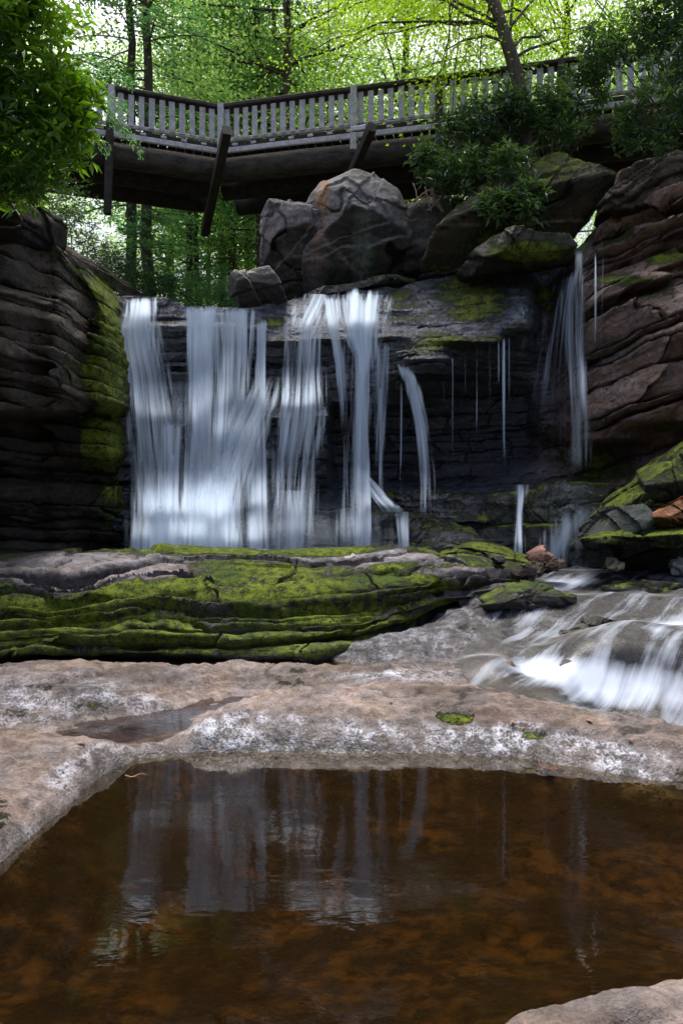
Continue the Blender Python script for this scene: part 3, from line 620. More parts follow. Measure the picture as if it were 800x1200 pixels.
G_ = 'silky curtains of the waterfall'
fall('waterfall', [(347, 142, 188, .9), (372, 138, 188, .85), (380, 134, 190, .9), (400, 133, 196, .85), (440, 138, 206, .6), (500, 143, 212, .55), (560, 150, 215, .55), (600, 150, 222, .85), (622, 146, 232, 1), (668, 144, 236, 1)], 'leftmost white curtain beside the mossy left cliff, pouring in two leaps', group=G_, useed=1, soft=.35)
fall('waterfall', [(357, 208, 262, .95), (400, 213, 258, 1.), (460, 216, 256, .95), (520, 216, 258, .9), (580, 210, 262, .95), (668, 196, 270, 1.)], 'broad bright main curtain left of centre, whitest of the falls', group=G_, useed=2, soft=.3, stk=.9)
fall('waterfall', [(430, 292, 335, .05), (470, 270, 330, .5), (520, 244, 312, .62), (570, 224, 290, .7), (620, 215, 275, .8), (668, 212, 272, .8)], 'slanting fan of white water that slides down to the left under the main curtain', group=G_, useed=3, off=.1, topfade=.2, stk=.6)
fall('waterfall', [(374, 297, 314, .85), (430, 297, 313, .75), (520, 295, 314, .6), (600, 290, 318, .45), (665, 284, 324, .3)], 'slender white strand just right of the broad main curtain', group=G_, useed=4, off=.07)
fall('waterfall', [(495, 178, 214, .6), (510, 178, 214, .45), (580, 178, 212, .35), (668, 175, 215, .4)], 'small veil spilling from a ledge between the two left curtains', group=G_, useed=5, off=.08)
fall('waterfall', [(530, 197, 207, .8), (600, 190, 204, .7), (668, 186, 206, .6)], 'thin bright rivulet low between the two left curtains', group=G_, useed=6, off=.12)
fall('waterfall', [(352, 352, 400, .25), (385, 338, 390, .4), (395, 334, 382, .55), (440, 330, 380, .36), (480, 322, 386, .5), (496, 318, 386, .6), (540, 314, 376, .38), (590, 312, 368, .3), (660, 306, 364, .2)], 'veil of fine threads falling over the jutting block at mid height', group=G_, useed=7, topfade=.12, botfade=.3, soft=.4)
fall('waterfall', [(337, 386, 470, .8), (365, 390, 462, .62), (395, 400, 450, .8), (415, 411, 444, .95), (440, 414, 436, .9), (520, 415, 434, .75), (600, 414, 436, .62), (665, 410, 440, .4)], 'central fall fanning from the lip into one bright column', group=G_, useed=8, soft=.3, topfade=.05)
fall('waterfall', [(345, 374, 398, .7), (380, 382, 400, .65), (425, 392, 406, .7), (470, 396, 408, .4), (520, 396, 410, .1)], 'thin slanting strand left of the central column', group=G_, useed=9, botfade=.4, off=.07)
fall('waterfall', [(400, 436, 456, .5), (425, 438, 456, .55), (480, 440, 454, .35), (570, 436, 448, .1)], 'faint threads just right of the central column', group=G_, useed=10, botfade=.4, off=.07)
fall('waterfall', [(426, 462, 478, .9), (437, 466, 486, .95), (450, 472, 493, .85), (500, 483, 506, .7), (560, 487, 512, .45), (615, 485, 516, .2)], 'curved strand leaping right from the end of the ledge, right of the central column', group=G_, useed=11, soft=.3, botfade=.2, off=.08)
fall('waterfall', [(292, 673, 684, .8), (318, 670, 685, .75), (330, 660, 687, .6), (350, 652, 688, .5), (400, 648, 692, .38), (480, 652, 696, .25), (570, 650, 700, .14)], 'separate small fall high on the right beneath the mossy ledge', group=G_, useed=12, soft=.45, botfade=.25, off=.1, stk=.8)
fall('waterfall', [(325, 650, 672, .25), (360, 637, 668, .3), (420, 625, 664, .22), (500, 612, 660, .08)], 'thin spray blowing left from the small fall on the right', group=G_, useed=13, botfade=.4, off=.3)
G2_ = 'thin dripping threads of water'
for i, (x, y0, y1, wd, dn) in enumerate([(697, 296, 420, 3, .5), (705, 296, 440, 2.5, .45), (446, 452, 600, 5, .6), (470, 445, 600, 3, .5), (590, 395, 560, 4, .5), (573, 400, 500, 3, .35), (558, 405, 520, 2, .3), (596, 392, 480, 2.5, .4), (530, 420, 560, 2.5, .25), (520, 425, 480, 2, .25), (640, 370, 470, 2.5, .2), (455, 400, 452, 3, .5), (403, 430, 600, 3, .3), (614, 380, 440, 2.5, .3), (545, 410, 470, 2, .25), (584, 398, 455, 2.5, .4)]):
    fall('water_thread', [(y0, x-wd*.5, x+wd*.5, dn), ((y0+y1)/2, x-wd*.5, x+wd*.5, dn), (y1, x-wd*.8, x+wd*.8, dn*.4)], 'hair-thin thread of water dripping off the dark overhang', 'water thread', G2_, nu=5, soft=.4, useed=20+i, botfade=.4, off=.06)
G3_ = 'small trickles over the lower rock steps'
fall('water_trickle', [(600, 458, 484, .2), (612, 461, 481, .8), (640, 464, 482, .7), (664, 460, 490, .5)], 'short white spout off the low step below the central column', 'trickle', G3_, useed=41, off=.06, soft=.5)
fall('water_trickle', [(568, 596, 622, .1), (578, 599, 620, .6), (600, 601, 615, .7), (655, 597, 617, .5)], 'narrow white trickle over the green step at lower right', 'trickle', G3_, useed=42, off=.08, soft=.45)
0 and fall('water_trickle', [(560, 560, 720, .0), (572, 550, 720, .3), (584, 570, 700, .15), (600, 590, 690, .0)], 'smooth veil gliding across the top of the green step', 'trickle', G3_, useed=43, off=.05, soft=.35, stk=.25)
fall('water_trickle', [(595, 655, 720, .0), (610, 640, 705, .5), (635, 625, 690, .75), (668, 600, 675, .7)], 'bright misty run of water beside the mossy right boulders', 'trickle', G3_, useed=44, off=.3, soft=.5, stk=.2)
fall('water_trickle', [(556, 414, 430, .2), (562, 416, 440, .6), (585, 430, 460, .5), (600, 440, 480, .1)], 'thin white film running off a step behind the central column', 'trickle', G3_, useed=45, off=.06)
fall('water_trickle', [(575, 320, 362, .2), (600, 316, 372, .45), (660, 310, 375, .28)], 'faint veil on the lowest steps below the jutting block', 'trickle', G3_, useed=46, off=.08, soft=.35, stk=.4)
fall('water_trickle', [(596, 392, 424, .1), (604, 392, 424, .4), (612, 390, 430, .3), (655, 385, 440, .15)], 'pale film at the foot of the steps left of the central column', 'trickle', G3_, useed=47, off=.07, soft=.35, stk=.3)
fall('water_trickle', [(646, 510, 590, .0), (654, 510, 590, .12), (668, 500, 600, .25)], 'low glowing sheet of mist skimming the plunge water', 'trickle', G3_, useed=48, off=.1, soft=.4, stk=.1)
fall('water_trickle', [(580, 130, 480, .0), (610, 130, 500, .06), (640, 130, 520, .12), (672, 130, 540, .22)], 'thin blue spray hanging over the foot of all the falls', 'spray', None, useed=49, off=.35, soft=.3, stk=.12)

fall('waterfall', [(360, 240, 304, .8), (400, 250, 300, .72), (460, 252, 294, .7), (540, 244, 288, .6), (668, 235, 290, .7)], 'right-hand half of the broad main curtain, thinner and more broken', group=G_, useed=22, off=.05, soft=.35)
fall('waterfall', [(362, 204, 300, .25), (450, 210, 294, .4), (560, 206, 286, .45), (668, 190, 295, .6)], 'second softer layer of the broad bright curtain', group=G_, useed=21, off=.12, soft=.4, stk=1.1)
fall('waterfall', [(592, 160, 205, .0), (606, 150, 220, .9), (630, 142, 234, 1.), (668, 136, 248, 1.)], 'soft white mound of water where the leftmost fall lands', group=G_, useed=14, off=.2, soft=.4, stk=.25)
fall('waterfall', [(560, 216, 280, .0), (600, 212, 284, .6), (668, 200, 292, .95)], 'glowing misty foot of the broad main curtain', group=G_, useed=15, off=.25, soft=.35, stk=.4)
fall('waterfall', [(430, 150, 320, .0), (500, 145, 325, .22), (600, 142, 330, .32), (668, 138, 335, .35)], 'soft thin veil filling the gaps behind the left curtains', group=G_, useed=16, off=.03, soft=.3, stk=.6)
fall('waterfall', [(345, 392, 462, .25), (400, 398, 452, .3), (500, 396, 448, .22), (665, 392, 462, .22)], 'pale blurred veil around the bright central column', group=G_, useed=17, off=.05, soft=.45, stk=.8)
fall('waterfall', [(345, 345, 400, .3), (380, 325, 385, .4), (480, 318, 388, .3), (660, 305, 380, .22)], 'pale blurred veil behind the fine threads on the jutting block', group=G_, useed=18, off=.05, soft=.4, stk=.8)
fall('waterfall', [(378, 133, 192, .3), (470, 136, 212, .42), (560, 146, 226, .45), (668, 138, 240, .5)], 'misty broad veil spreading behind the leftmost curtain', group=G_, useed=19, off=.03, soft=.3, stk=.7)
fall('waterfall', [(455, 270, 345, .0), (500, 240, 330, .35), (560, 222, 312, .4), (620, 210, 300, .35)], 'hazy sweep of spray sliding left beneath the slender strand', group=G_, useed=20, off=.14, soft=.45, stk=.5)
# ================================================================ LEFT CLIFF
tx, ty = [-260, -100, 0, 36, 42, 44, 60, 90, 112, 125, 135, 138, 141, 150, 158], [120, 170, 222, 232, 262, 278, 288, 302, 332, 360, 410, 480, 545, 600, 690]
def redge(py): return np.interp(py, [225, 270, 285, 302, 332, 360, 410, 480, 545, 600, 690], [36, 42, 58, 84, 104, 116, 125, 128, 131, 142, 152])
lc = [(-260, [(100, 7.4), (700, 7.2)]),
      (0, [(220, 9.4), (275, 9.2), (285, 9.0), (330, 9.1), (345, 8.8), (440, 8.8), (482, 8.9), (492, 9.9), (560, 9.8), (572, 9.5), (600, 9.7), (660, 9.5)]),
      (60, [(285, 9.9), (330, 9.8), (345, 9.5), (440, 9.4), (470, 9.4), (480, 9.6), (492, 10.6), (560, 10.4), (570, 10.0), (600, 10.3), (660, 10.0)]),
      (110, [(320, 10.6), (400, 10.3), (470, 10.1), (485, 10.9), (505, 10.6), (530, 10.4), (548, 10.9), (600, 10.7), (660, 10.5)]),
      (165, [(320, 11.2), (480, 10.9), (540, 10.8), (560, 11.2), (660, 11.0)])]
un = np.linspace(0, 1, 300); pyv = np.concatenate([np.linspace(690, 272, 330)])
U, PY = np.meshgrid(un, pyv)
re_ = redge(PY); PX = -260+(re_+260)*(1-(1-U)**1.0)
D = dens_interp(lc, PX, PY); G = P(PX, PY, D)
PXZ = G*[.4, .4, 7.]+np.stack([0*U, 0*U, .7*G[..., 0]], -1)
d = .05*fbm(PXZ, 1.1, 5, 19)+strata(G, 31, (.05, .24), -.10, .22, .13, .25, .6, .8); LIP = strata.lip+.03*fbm(G, 4, 6, 81)
G[..., 1] -= d*.9; G[..., 0] += .06*d*ss(.6, 1, U)
wr = []
for j in range(1, 26):
    q = G[:, -1].copy(); b = (j/25)**1.4; q[:, 1] += 2.4*b; q[:, 0] += .05*b+.05*math.sin(min(b*6, 1.57))+.05*fbm(q, 2, 4, 5); wr.append(q)
G = np.concatenate([G, np.stack(wr, 1)], 1)
bk = []
for j in range(1, 21):
    b = (j/20)**1.4*4; q = G[-1].copy(); q[:, 1] += b; q[:, 2] += .15*b+.06*fbm(q, 1.5, 4, 6); bk.append(q)
G = np.concatenate([G, np.stack(bk, 0)], 0)
N = gnorm(G)
if N[100, 100, 1] > 0: N = -N
G += N*(.02*fbm(G, 8, 5, 83))[..., None]; N = gnorm(G)
if N[100, 100, 1] > 0: N = -N
o = mk('cliff', G, gridF(*G.shape[:2]), ROCK, smooth=False); V = G; fb = fbm(V, 1.1, 4, 85)
tn = np.empty(V.shape); tn[:] = (.085, .070, .058); tn *= (1+.5*fb)[..., None]; LP = np.zeros(V.shape[:2]); LP[:LIP.shape[0], :LIP.shape[1]] = LIP; tn *= (1-.8*LP)[..., None]; pl = blob(V, 20, 300, 110, 40)[..., None]; tn += pl*.06  # cliff crevices get their shade in the tint
dk = ss(470, 500, pix(V)[1])[..., None]; tn *= 1-.65*dk  # shade of the recess below the overhang put into the tint
m = .2*ss(.1, .8, N[..., 2])+.3*fb
for b, k in [((128, 430, 34, 130), 1.2), ((118, 515, 36, 44, 40), 1.2), ((85, 430, 40, 40), .45), ((105, 330, 40, 22, 45), .5), ((60, 300, 50, 16, 25), .25)]: m = m+k*blob(V, *b)
mk_ = ss(98, 130, pix(V)[0]+22*fbm(V, 2.5, 4, 86)); m = m*(1-mk_)+np.maximum(m, .45+.5*fb)*mk_
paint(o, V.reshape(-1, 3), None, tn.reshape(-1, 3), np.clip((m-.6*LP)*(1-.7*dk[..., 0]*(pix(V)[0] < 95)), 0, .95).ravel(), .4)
tag(o, 'tall dark layered cliff left of the falls with a moss-green edge', 'cliff', kind='structure')

# ================================================================ BOULDERS
BG = 'boulders around the falls'
def orange_streak(V, tn, N):
    k = np.clip(blob(V, 377, 240, 10, 55, 8)*1.6, 0, 1)[:, None]*.7; tn = tn*(1-k)+np.array((.36, .20, .09))*k
    k = blob(V, 425, 290, 16, 60)[:, None]*.6; tn = tn*(1-k)+np.array((.20, .27, .26))*k
    k = blob(V, 370, 300, 18, 50)[:, None]*.5; tn = tn*(1-k)+np.array((.32, .26, .27))*k
    return tn
boulder('boulder', [(309, 262), (322, 243), (362, 234), (392, 240), (392, 348), (345, 352), (314, 345), (307, 300)], 13.2, .75, .8, 'pale grey rounded boulder at left shoulder of the big cracked one, under the bridge', 1, (.24, .225, .24), 0, wet=.25, fronts=[(-.8, .1, 1.05), (.1, -.8, .75)], rough=.045, group=BG)
boulder('boulder', [(358, 236), (374, 208), (398, 200), (446, 206), (468, 224), (477, 250), (476, 292), (458, 322), (418, 344), (380, 350), (360, 340), (355, 285)], 12.9, .8, 1.0, 'largest grey boulder with an orange streak, in the centre beneath the bridge', 2, (.235, .235, .25), .0, [(.5, 405, 222, 22, 8)], .3, fronts=[(.55, .05, 1.02), (-.75, .1, .98), (.05, -.9, .62), (.4, .6, 1.1)], rough=.05, tinter=orange_streak, group=BG)
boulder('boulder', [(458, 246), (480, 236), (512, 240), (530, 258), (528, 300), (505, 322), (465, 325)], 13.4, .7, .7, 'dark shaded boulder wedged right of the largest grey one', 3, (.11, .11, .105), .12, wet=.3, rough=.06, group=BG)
boulder('boulder', [(500, 300), (560, 232), (640, 186), (705, 180), (718, 196), (716, 232), (665, 285), (600, 308), (520, 315), (498, 312)], 12.3, .8, 1.0, 'big slanting green-brown boulder under the hanging leaves right of centre', 4, (.24, .22, .15), .3, [(.35, 560, 285, 60, 18, -35), (.3, 600, 235, 50, 15, -30)], .2, fronts=[(.2, -.9, .6), (-.3, .7, .95)], rough=.05, group=BG)
boulder('boulder', [(269, 346), (285, 332), (318, 325), (336, 350), (322, 366), (285, 364)], 11.9, .4, .6, 'small flat-topped dark rock perched on the lip between main and central falls', 5, (.16, .155, .16), .0, wet=.4, fronts=[(0, -.9, .7)], rough=.04, group=BG,
        tinter=lambda V, tn, N: tn+np.array((.22, .22, .17))*ss(.35, .75, N[:, 2])[:, None])
boulder('boulder', [(340, 352), (360, 346), (470, 326), (500, 322), (480, 336), (400, 350), (350, 360)], 12.6, .5, .6, 'low dark wet rock under the largest grey boulder', 6, (.08, .085, .08), .25, wet=.6, rough=.05, group=BG)
boulder('boulder', [(535, 311), (560, 298), (610, 286), (668, 288), (676, 298), (660, 308), (600, 316), (550, 322)], 11.5, .5, 1.0, 'flat ledge rock topped with vivid moss beside the small right fall', 7, (.10, .10, .08), .35, [(.7, 620, 295, 60, 16)], .5, rough=.04, group=BG)
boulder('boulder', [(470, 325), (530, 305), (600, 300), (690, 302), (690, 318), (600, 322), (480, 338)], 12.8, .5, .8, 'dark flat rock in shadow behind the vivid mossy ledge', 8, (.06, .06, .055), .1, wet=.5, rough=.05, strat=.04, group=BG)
boulder('boulder', [(716, 212), (745, 200), (800, 188), (860, 190), (860, 250), (780, 250), (700, 262)], 11.6, .6, 1.2, 'brown cap rock at the upper right corner beneath the bridge end', 9, (.17, .14, .11), .12, wet=.15, strat=.06, slope=.25, rough=.05, group=BG)
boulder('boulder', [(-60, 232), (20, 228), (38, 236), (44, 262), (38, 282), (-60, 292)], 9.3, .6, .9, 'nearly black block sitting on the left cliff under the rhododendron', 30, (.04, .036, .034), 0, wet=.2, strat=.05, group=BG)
# lower right group
boulder('boulder', [(676, 622), (700, 596), (760, 548), (800, 520), (870, 510), (870, 600), (760, 612), (700, 628)], 9.9, .7, .9, 'big dark green mossy boulder at right, above the orange rock', 10, (.05, .07, .055), .42, wet=.5, strat=.05, slope=.4, rough=.06, group=BG)
boulder('boulder', [(745, 560), (775, 540), (850, 530), (860, 580), (800, 590), (750, 592)], 9.5, .4, .5, 'round mossy boulder at the right frame edge above the orange rock', 11, (.05, .07, .055), .5, wet=.4, rough=.05, group=BG)
boulder('boulder', [(688, 628), (705, 606), (748, 600), (765, 618), (740, 640), (695, 642)], 9.35, .35, .4, 'smooth grey-green boulder left of the orange rock', 12, (.075, .10, .09), .12, wet=.5, rough=.035, group=BG)
boulder('boulder', [(742, 612), (765, 600), (800, 580), (870, 560), (870, 610), (800, 618), (755, 622)], 9.2, .35, .5, 'orange-brown weathered rock among the mossy boulders at right', 13, (.42, .20, .10), 0, wet=.2, rough=.035, group=BG)
boulder('boulder', [(657, 645), (668, 630), (720, 626), (800, 612), (880, 600), (880, 640), (800, 634), (740, 654), (690, 668), (662, 664)], 8.9, .4, .6, 'long moss-capped slab leaning at right over a black hollow', 14, (.09, .085, .065), .42, [(.4, 700, 645, 50, 20)], .2, fronts=[(0, -.8, .7)], rough=.04, group=BG)
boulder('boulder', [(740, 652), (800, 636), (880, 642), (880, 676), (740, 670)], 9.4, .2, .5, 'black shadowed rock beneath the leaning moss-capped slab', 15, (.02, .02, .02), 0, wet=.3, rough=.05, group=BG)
boulder('boulder', [(480, 658), (510, 652), (560, 645), (610, 652), (655, 662), (600, 672), (500, 668)], 9.6, .3, .5, 'low dark mossy rock between slab and plunge water', 16, (.05, .06, .045), .35, wet=.5, rough=.05, group=BG)
SG = 'loose stones at the stream head'
boulder('stone', [(624, 652), (640, 649), (653, 653), (650, 659), (632, 660)], 9.0, .12, .15, 'reddish flat stone among the loose stones at the stream head', 17, (.36, .19, .15), 0, wet=.4, sub='small', cat='stone', group=SG)
boulder('stone', [(610, 663), (625, 657), (655, 656), (660, 664), (630, 669)], 8.8, .12, .15, 'flat tan stone in front of the reddish one at stream head', 18, (.25, .17, .13), .1, wet=.3, sub='small', cat='stone', group=SG)
boulder('stone', [(571, 660), (578, 655), (588, 654), (592, 662), (580, 666)], 8.9, .1, .1, 'small black rounded stone behind the right end of the slab', 19, (.06, .055, .06), 0, wet=.6, sub='small', cat='stone', group=SG)
boulder('stone', [(713, 663), (717, 655), (722, 654), (728, 661), (724, 666)], 8.75, .06, .06, 'little pale pointed stone at the foot of the moss-capped slab', 20, (.30, .30, .22), 0, wet=.2, sub='small', cat='stone', group=SG)
boulder('stone', [(402, 658), (405, 655), (410, 655), (413, 658), (408, 661)], 8.9, .06, .06, 'tiny white pebble lying on the top edge of the mossy slab', 21, (.75, .75, .75), 0, wet=.2, sub='small', cat='stone', group=SG)
boulder('stone', [(780, 668), (786, 664), (797, 665), (797, 670), (786, 671)], 9.0, .06, .06, 'small whitish stone in the stream near the right frame edge', 22, (.5, .5, .5), 0, wet=.5, sub='small', cat='stone', group=SG)
boulder('stone', [(600, 668), (615, 664), (640, 668), (635, 675), (606, 675)], 8.7, .12, .12, 'wide brown stone half sunk where the stream starts', 23, (.15, .11, .09), .2, wet=.6, sub='small', cat='stone', group=SG)

WG = 'dark rocks breaking the stream'
for q_ in [([(560, 702), (590, 690), (640, 692), (690, 700), (690, 708), (570, 710)], 8.0, .15, .25, 'low mossy rock breaking the stream surface nearest the slab', 60, .3), ([(700, 690), (740, 680), (790, 684), (800, 694), (720, 700)], 8.4, .15, .25, 'flat dark green rock awash near the top of the stream', 61, .3), ([(655, 742), (690, 728), (735, 734), (745, 752), (670, 758)], 7.1, .16, .2, 'wet black rock in the middle of the stream above the white band', 62, .0)]:
    boulder('boulder', q_[0], q_[1], q_[2], q_[3], q_[4], q_[5], (.07, .07, .065), q_[6], wet=.9, rough=.06, group=WG)
# ================================================================ tubes, boxes
def tube(pts, rad, nseg=8, nz=0., seed=0, cap=True):
    pts = np.array(pts, float); n = len(pts); rad = np.broadcast_to(np.asarray(rad, float), (n,))
    t = np.gradient(pts, axis=0); t /= np.linalg.norm(t, axis=1, keepdims=True)
    ref = np.array([0, 1., .1]) if abs(t[0][2]) > .5 else np.array([0, 0, 1.])
    u = np.cross(t, ref); u /= np.linalg.norm(u, axis=1, keepdims=True); v = np.cross(t, u)
    a = np.linspace(0, 2*np.pi, nseg, endpoint=False)
    V = pts[:, None]+rad[:, None, None]*(np.cos(a)[None, :, None]*u[:, None]+np.sin(a)[None, :, None]*v[:, None])
    if nz: V = V+nz*fbm(V, 2.5, 3, seed)[..., None]*(V-pts[:, None])/np.maximum(rad[:, None, None], 1e-4)
    idx = np.arange(n*nseg).reshape(n, nseg); nx = np.roll(idx, -1, 1)
    F = np.stack([idx[:-1], nx[:-1], nx[1:], idx[1:]], -1).reshape(-1, 4)
    V = V.reshape(-1, 3)
    if cap:
        V = np.concatenate([V, pts[:1], pts[-1:]]); c0, c1 = n*nseg, n*nseg+1
        caps = np.concatenate([np.stack([idx[0], nx[0], np.full(nseg, c0), np.full(nseg, c0)], -1), np.stack([idx[-1], np.full(nseg, c1), np.full(nseg, c1), nx[-1]], -1)])
        tri = np.concatenate([np.stack([nx[0], idx[0], np.full(nseg, c0)], -1), np.stack([idx[-1], nx[-1], np.full(nseg, c1)], -1)])
        return V, F, tri
    return V, F, np.zeros((0, 3), int)
def join(parts):
    Vs, Q4, Q3, off = [], [], [], 0
    for V, F4, F3 in parts:
        Vs.append(V); Q4.append(F4+off); Q3.append(F3+off); off += len(V)
    fs = [np.concatenate(Q4)] if sum(map(len, Q4)) else []
    t3 = np.concatenate(Q3)
    if len(t3): fs.append(t3)
    return np.concatenate(Vs), fs
def beam(a, b, w, h, up=(0, 0, 1), bev=.012, seed=0):
    """bevelled, slightly irregular timber from a to b"""
    a, b = np.array(a, float), np.array(b, float); t = b-a; L_ = np.linalg.norm(t); t /= L_
    up = np.array(up, float); s = np.cross(t, up); s /= np.linalg.norm(s); u = np.cross(s, t)
    bev = min(bev, w*.25, h*.25); c = [(w/2-bev, h/2), (w/2, h/2-bev), (w/2, -h/2+bev), (w/2-bev, -h/2), (-w/2+bev, -h/2), (-w/2, -h/2+bev), (-w/2, h/2-bev), (-w/2+bev, h/2)]
    nseg = max(2, int(L_/.6)+1); rows = []
    for i, k in enumerate(np.linspace(0, 1, nseg)):
        g = np.random.default_rng(seed*97+i); jx, jz = g.uniform(-.004, .004, 2)
        rows.append([a+t*L_*k+s*(x+jx)+u*(z+jz) for x, z in c])
    V = np.array(rows).reshape(-1, 3); idx = np.arange(nseg*8).reshape(nseg, 8); nx = np.roll(idx, -1, 1)
    F = np.stack([idx[:-1], nx[:-1], nx[1:], idx[1:]], -1).reshape(-1, 4)
    fan = lambda r, rev: np.array([[r[0], r[i+1], r[i]] if rev else [r[0], r[i], r[i+1]] for i in range(1, 7)])
    return V, F, np.concatenate([fan(idx[0], False), fan(idx[-1], True)])
def part(name, parts, mat, parent=None, smooth=False):
    V, F = join(parts if isinstance(parts, list) else [parts])
    loc = np.array(parent.location) if parent is not None else None
    me_loc = loc if loc is not None else np.array([V[:, 0].mean(), V[:, 1].mean(), V[:, 2].min()])
    o = mk(name, V, F, mat, parent, smooth, loc=me_loc)
    if parent is not None: o.location = (0, 0, 0)
    return o

# ================================================================ BRIDGE
DZ = 9.2
br = empty('footbridge', (-2.57, 15.4, 8.6)); tag(br, 'weathered wooden footbridge with slatted railing and log beams crossing above the falls', 'bridge')
corner = np.array([-2.57, 15.4]); rd = np.array([4.14+2.57, 13.87-15.4]); rd /= np.linalg.norm(rd); ld = np.array([-4.35+2.57, 14.8-15.4]); ld /= np.linalg.norm(ld)
LR, LL = 11.5, 4.2
def seg(dirv, L_, tagk, back):
    # outward normal to the camera
    nrm = np.array([dirv[1], -dirv[0]]); nrm = nrm if nrm[1] < 0 else -nrm
    p = lambda s, z, o=0.: np.array([*(corner+dirv*s+nrm*o), z])
    s0 = .07
    part('top_rail', beam(p(0, DZ+.86, .03), p(L_, DZ+.86, .03), .20, .075, seed=1), M_RAIL, br)
    part('rail_support', beam(p(0, DZ+.775, .0), p(L_, DZ+.775, .0), .05, .10, seed=2), M_RAIL, br)
    part('bottom_rail', beam(p(0, DZ+.17, .0), p(L_, DZ+.17, .0), .05, .08, seed=3), M_WOOD, br)
    part('fascia_board', beam(p(0, DZ-.10, .10), p(L_, DZ-.10, .10), .06, .11, seed=4), M_WOOD, br)
    # curb coloured dark to read as the shadowy gap, with scupper blocks
    part('kerb_board', beam(p(0, DZ+.03, .02), p(L_, DZ+.03, .02), .05, .12, seed=5), M_DARK, br)
    k = 0; s = .3
    while s < L_-.1:
        part('spacer_block', beam(p(s, DZ+.035, .062), p(s+.11, DZ+.035, .062), .03, .05, seed=9), M_WOOD, br); s += .41
    k = 0; s = .18
    while s < L_-.05:
        lean = random.uniform(-.008, .008)
        part('baluster', beam(p(s, DZ+.16, .055), p(s+lean, DZ+.79, .055), .118+random.uniform(-.008, .008), .032, up=(dirv[0], dirv[1], 0) if False else (nrm[0], nrm[1], 0), seed=k), M_WOOD, br)
        s += .205; k += 1
seg(rd, LR, 'r', 0); seg(ld, LL, 'l', 0)
def p2(dirv, s, z, back=0):
    nrm = np.array([dirv[1], -dirv[0]]); nrm = nrm if nrm[1] > 0 else -nrm
    return np.array([*(corner+dirv*s+nrm*back), z])
WID = 2.2
for dirv, L_ in ((rd, LR), (ld, LL)):
    ex = .45 if dirv is rd else .45
    # deck planks as one part, logs below, far rail
    a0, a1 = p2(dirv, -.0, DZ, WID/2), p2(dirv, L_, DZ, WID/2)
    planks = []
    s = .05; k = 0
    while s < L_+.3:
        planks.append(beam(p2(dirv, s, DZ+.03, .1), p2(dirv, s, DZ+.03, WID-.1), .17, .05, seed=k)); s += .185; k += 1
    part('deck', planks, M_DARK, br)
    for q, b in enumerate((.22, 1.1, WID-.22)):
        g = [p2(dirv, s, 8.84, b) for s in np.linspace(-.35 if dirv is rd else -.1, L_+.2, 24)]
        part('log_beam', tube(g, .25-.02*q, 20, .02, q), M_LOG if q == 0 else M_DARK, br, True)
    part('far_rail', [beam(p2(dirv, 0, DZ+.86, WID), p2(dirv, L_, DZ+.86, WID), .2, .07), beam(p2(dirv, 0, DZ+.2, WID), p2(dirv, L_, DZ+.2, WID), .05, .1)], M_RAIL, br)
    s = .1
    while s < L_:
        part('far_post', beam(p2(dirv, s, DZ-.1, WID), p2(dirv, s, DZ+.84, WID), .1, .1, up=(0, 1, 0)), M_RAIL, br); s += 2.3
def post(px, D, z0, z1, mat=M_WOOD, w=.13):
    x = (px-400)/FPX*D; part('post', beam((x, D, z0), (x, D, z1), w, w, up=(0, 1, 0), seed=int(px)), mat, br)
post(259, 15.28, 8.75, DZ+.88); post(414, 14.64, 8.8, DZ+.88); post(514, 14.30, 8.7, DZ+.84, M_RAIL); post(657, 13.78, 8.7, DZ+.84, M_RAIL); post(790, 13.2, 8.7, DZ+.84, M_RAIL)
post(131, 14.62, 9.05, DZ+.88); part('hanging_post', beam((-4.67, 14.5, 7.45), (-4.62, 14.5, 9.3), .13, .13, up=(0, 1, 0)), M_DARK, br)
def pw(px, D, z): return ((px-400)/FPX*D, D, z)
part('outrigger', beam(pw(266, 14.15, 8.95), pw(240, 16.5, 7.85), .17, .22, seed=3), M_DARK, br)
part('brace', beam(pw(262, 14.95, 9.35), pw(269, 14.2, 8.92), .12, .1, seed=4), M_WOOD, br)
part('outrigger', beam(pw(436, 13.75, 8.80), pw(394, 15.7, 8.1), .15, .2, seed=5), M_DARK, br)
part('brace', beam(pw(413, 14.4, 9.1), pw(430, 13.85, 8.85), .09, .09, seed=6), M_WOOD, br)

# ================================================================ LEAVES
def leaves(Cn, Dr, L_, W_, fold=.15, seed=0):
    """one two-quad leaf at each centre Cn pointing along Dr"""
    g = np.random.default_rng(seed); n = len(Cn); Dr = Dr/np.maximum(np.linalg.norm(Dr, axis=1, keepdims=True), 1e-6)
    r = g.normal(size=(n, 3)); r[:, 2] += 1.6; s = np.cross(Dr, r); s /= np.maximum(np.linalg.norm(s, axis=1, keepdims=True), 1e-6); u = np.cross(s, Dr)
    L_ = np.broadcast_to(L_, n)[:, None]; W_ = np.broadcast_to(W_, n)[:, None]
    b = Cn; t = Cn+Dr*L_-u*L_*.12; mid = Cn+Dr*L_*.5-u*W_*fold; l = Cn+Dr*L_*.48+s*W_*.5+u*W_*.1; rr = Cn+Dr*L_*.48-s*W_*.5+u*W_*.1
    V = np.stack([b, l, t, mid, rr], 1).reshape(-1, 3); i = np.arange(n)[:, None]*5
    F = np.concatenate([i+[0, 3, 2, 1], i+[0, 4, 2, 3]])
    return V, F
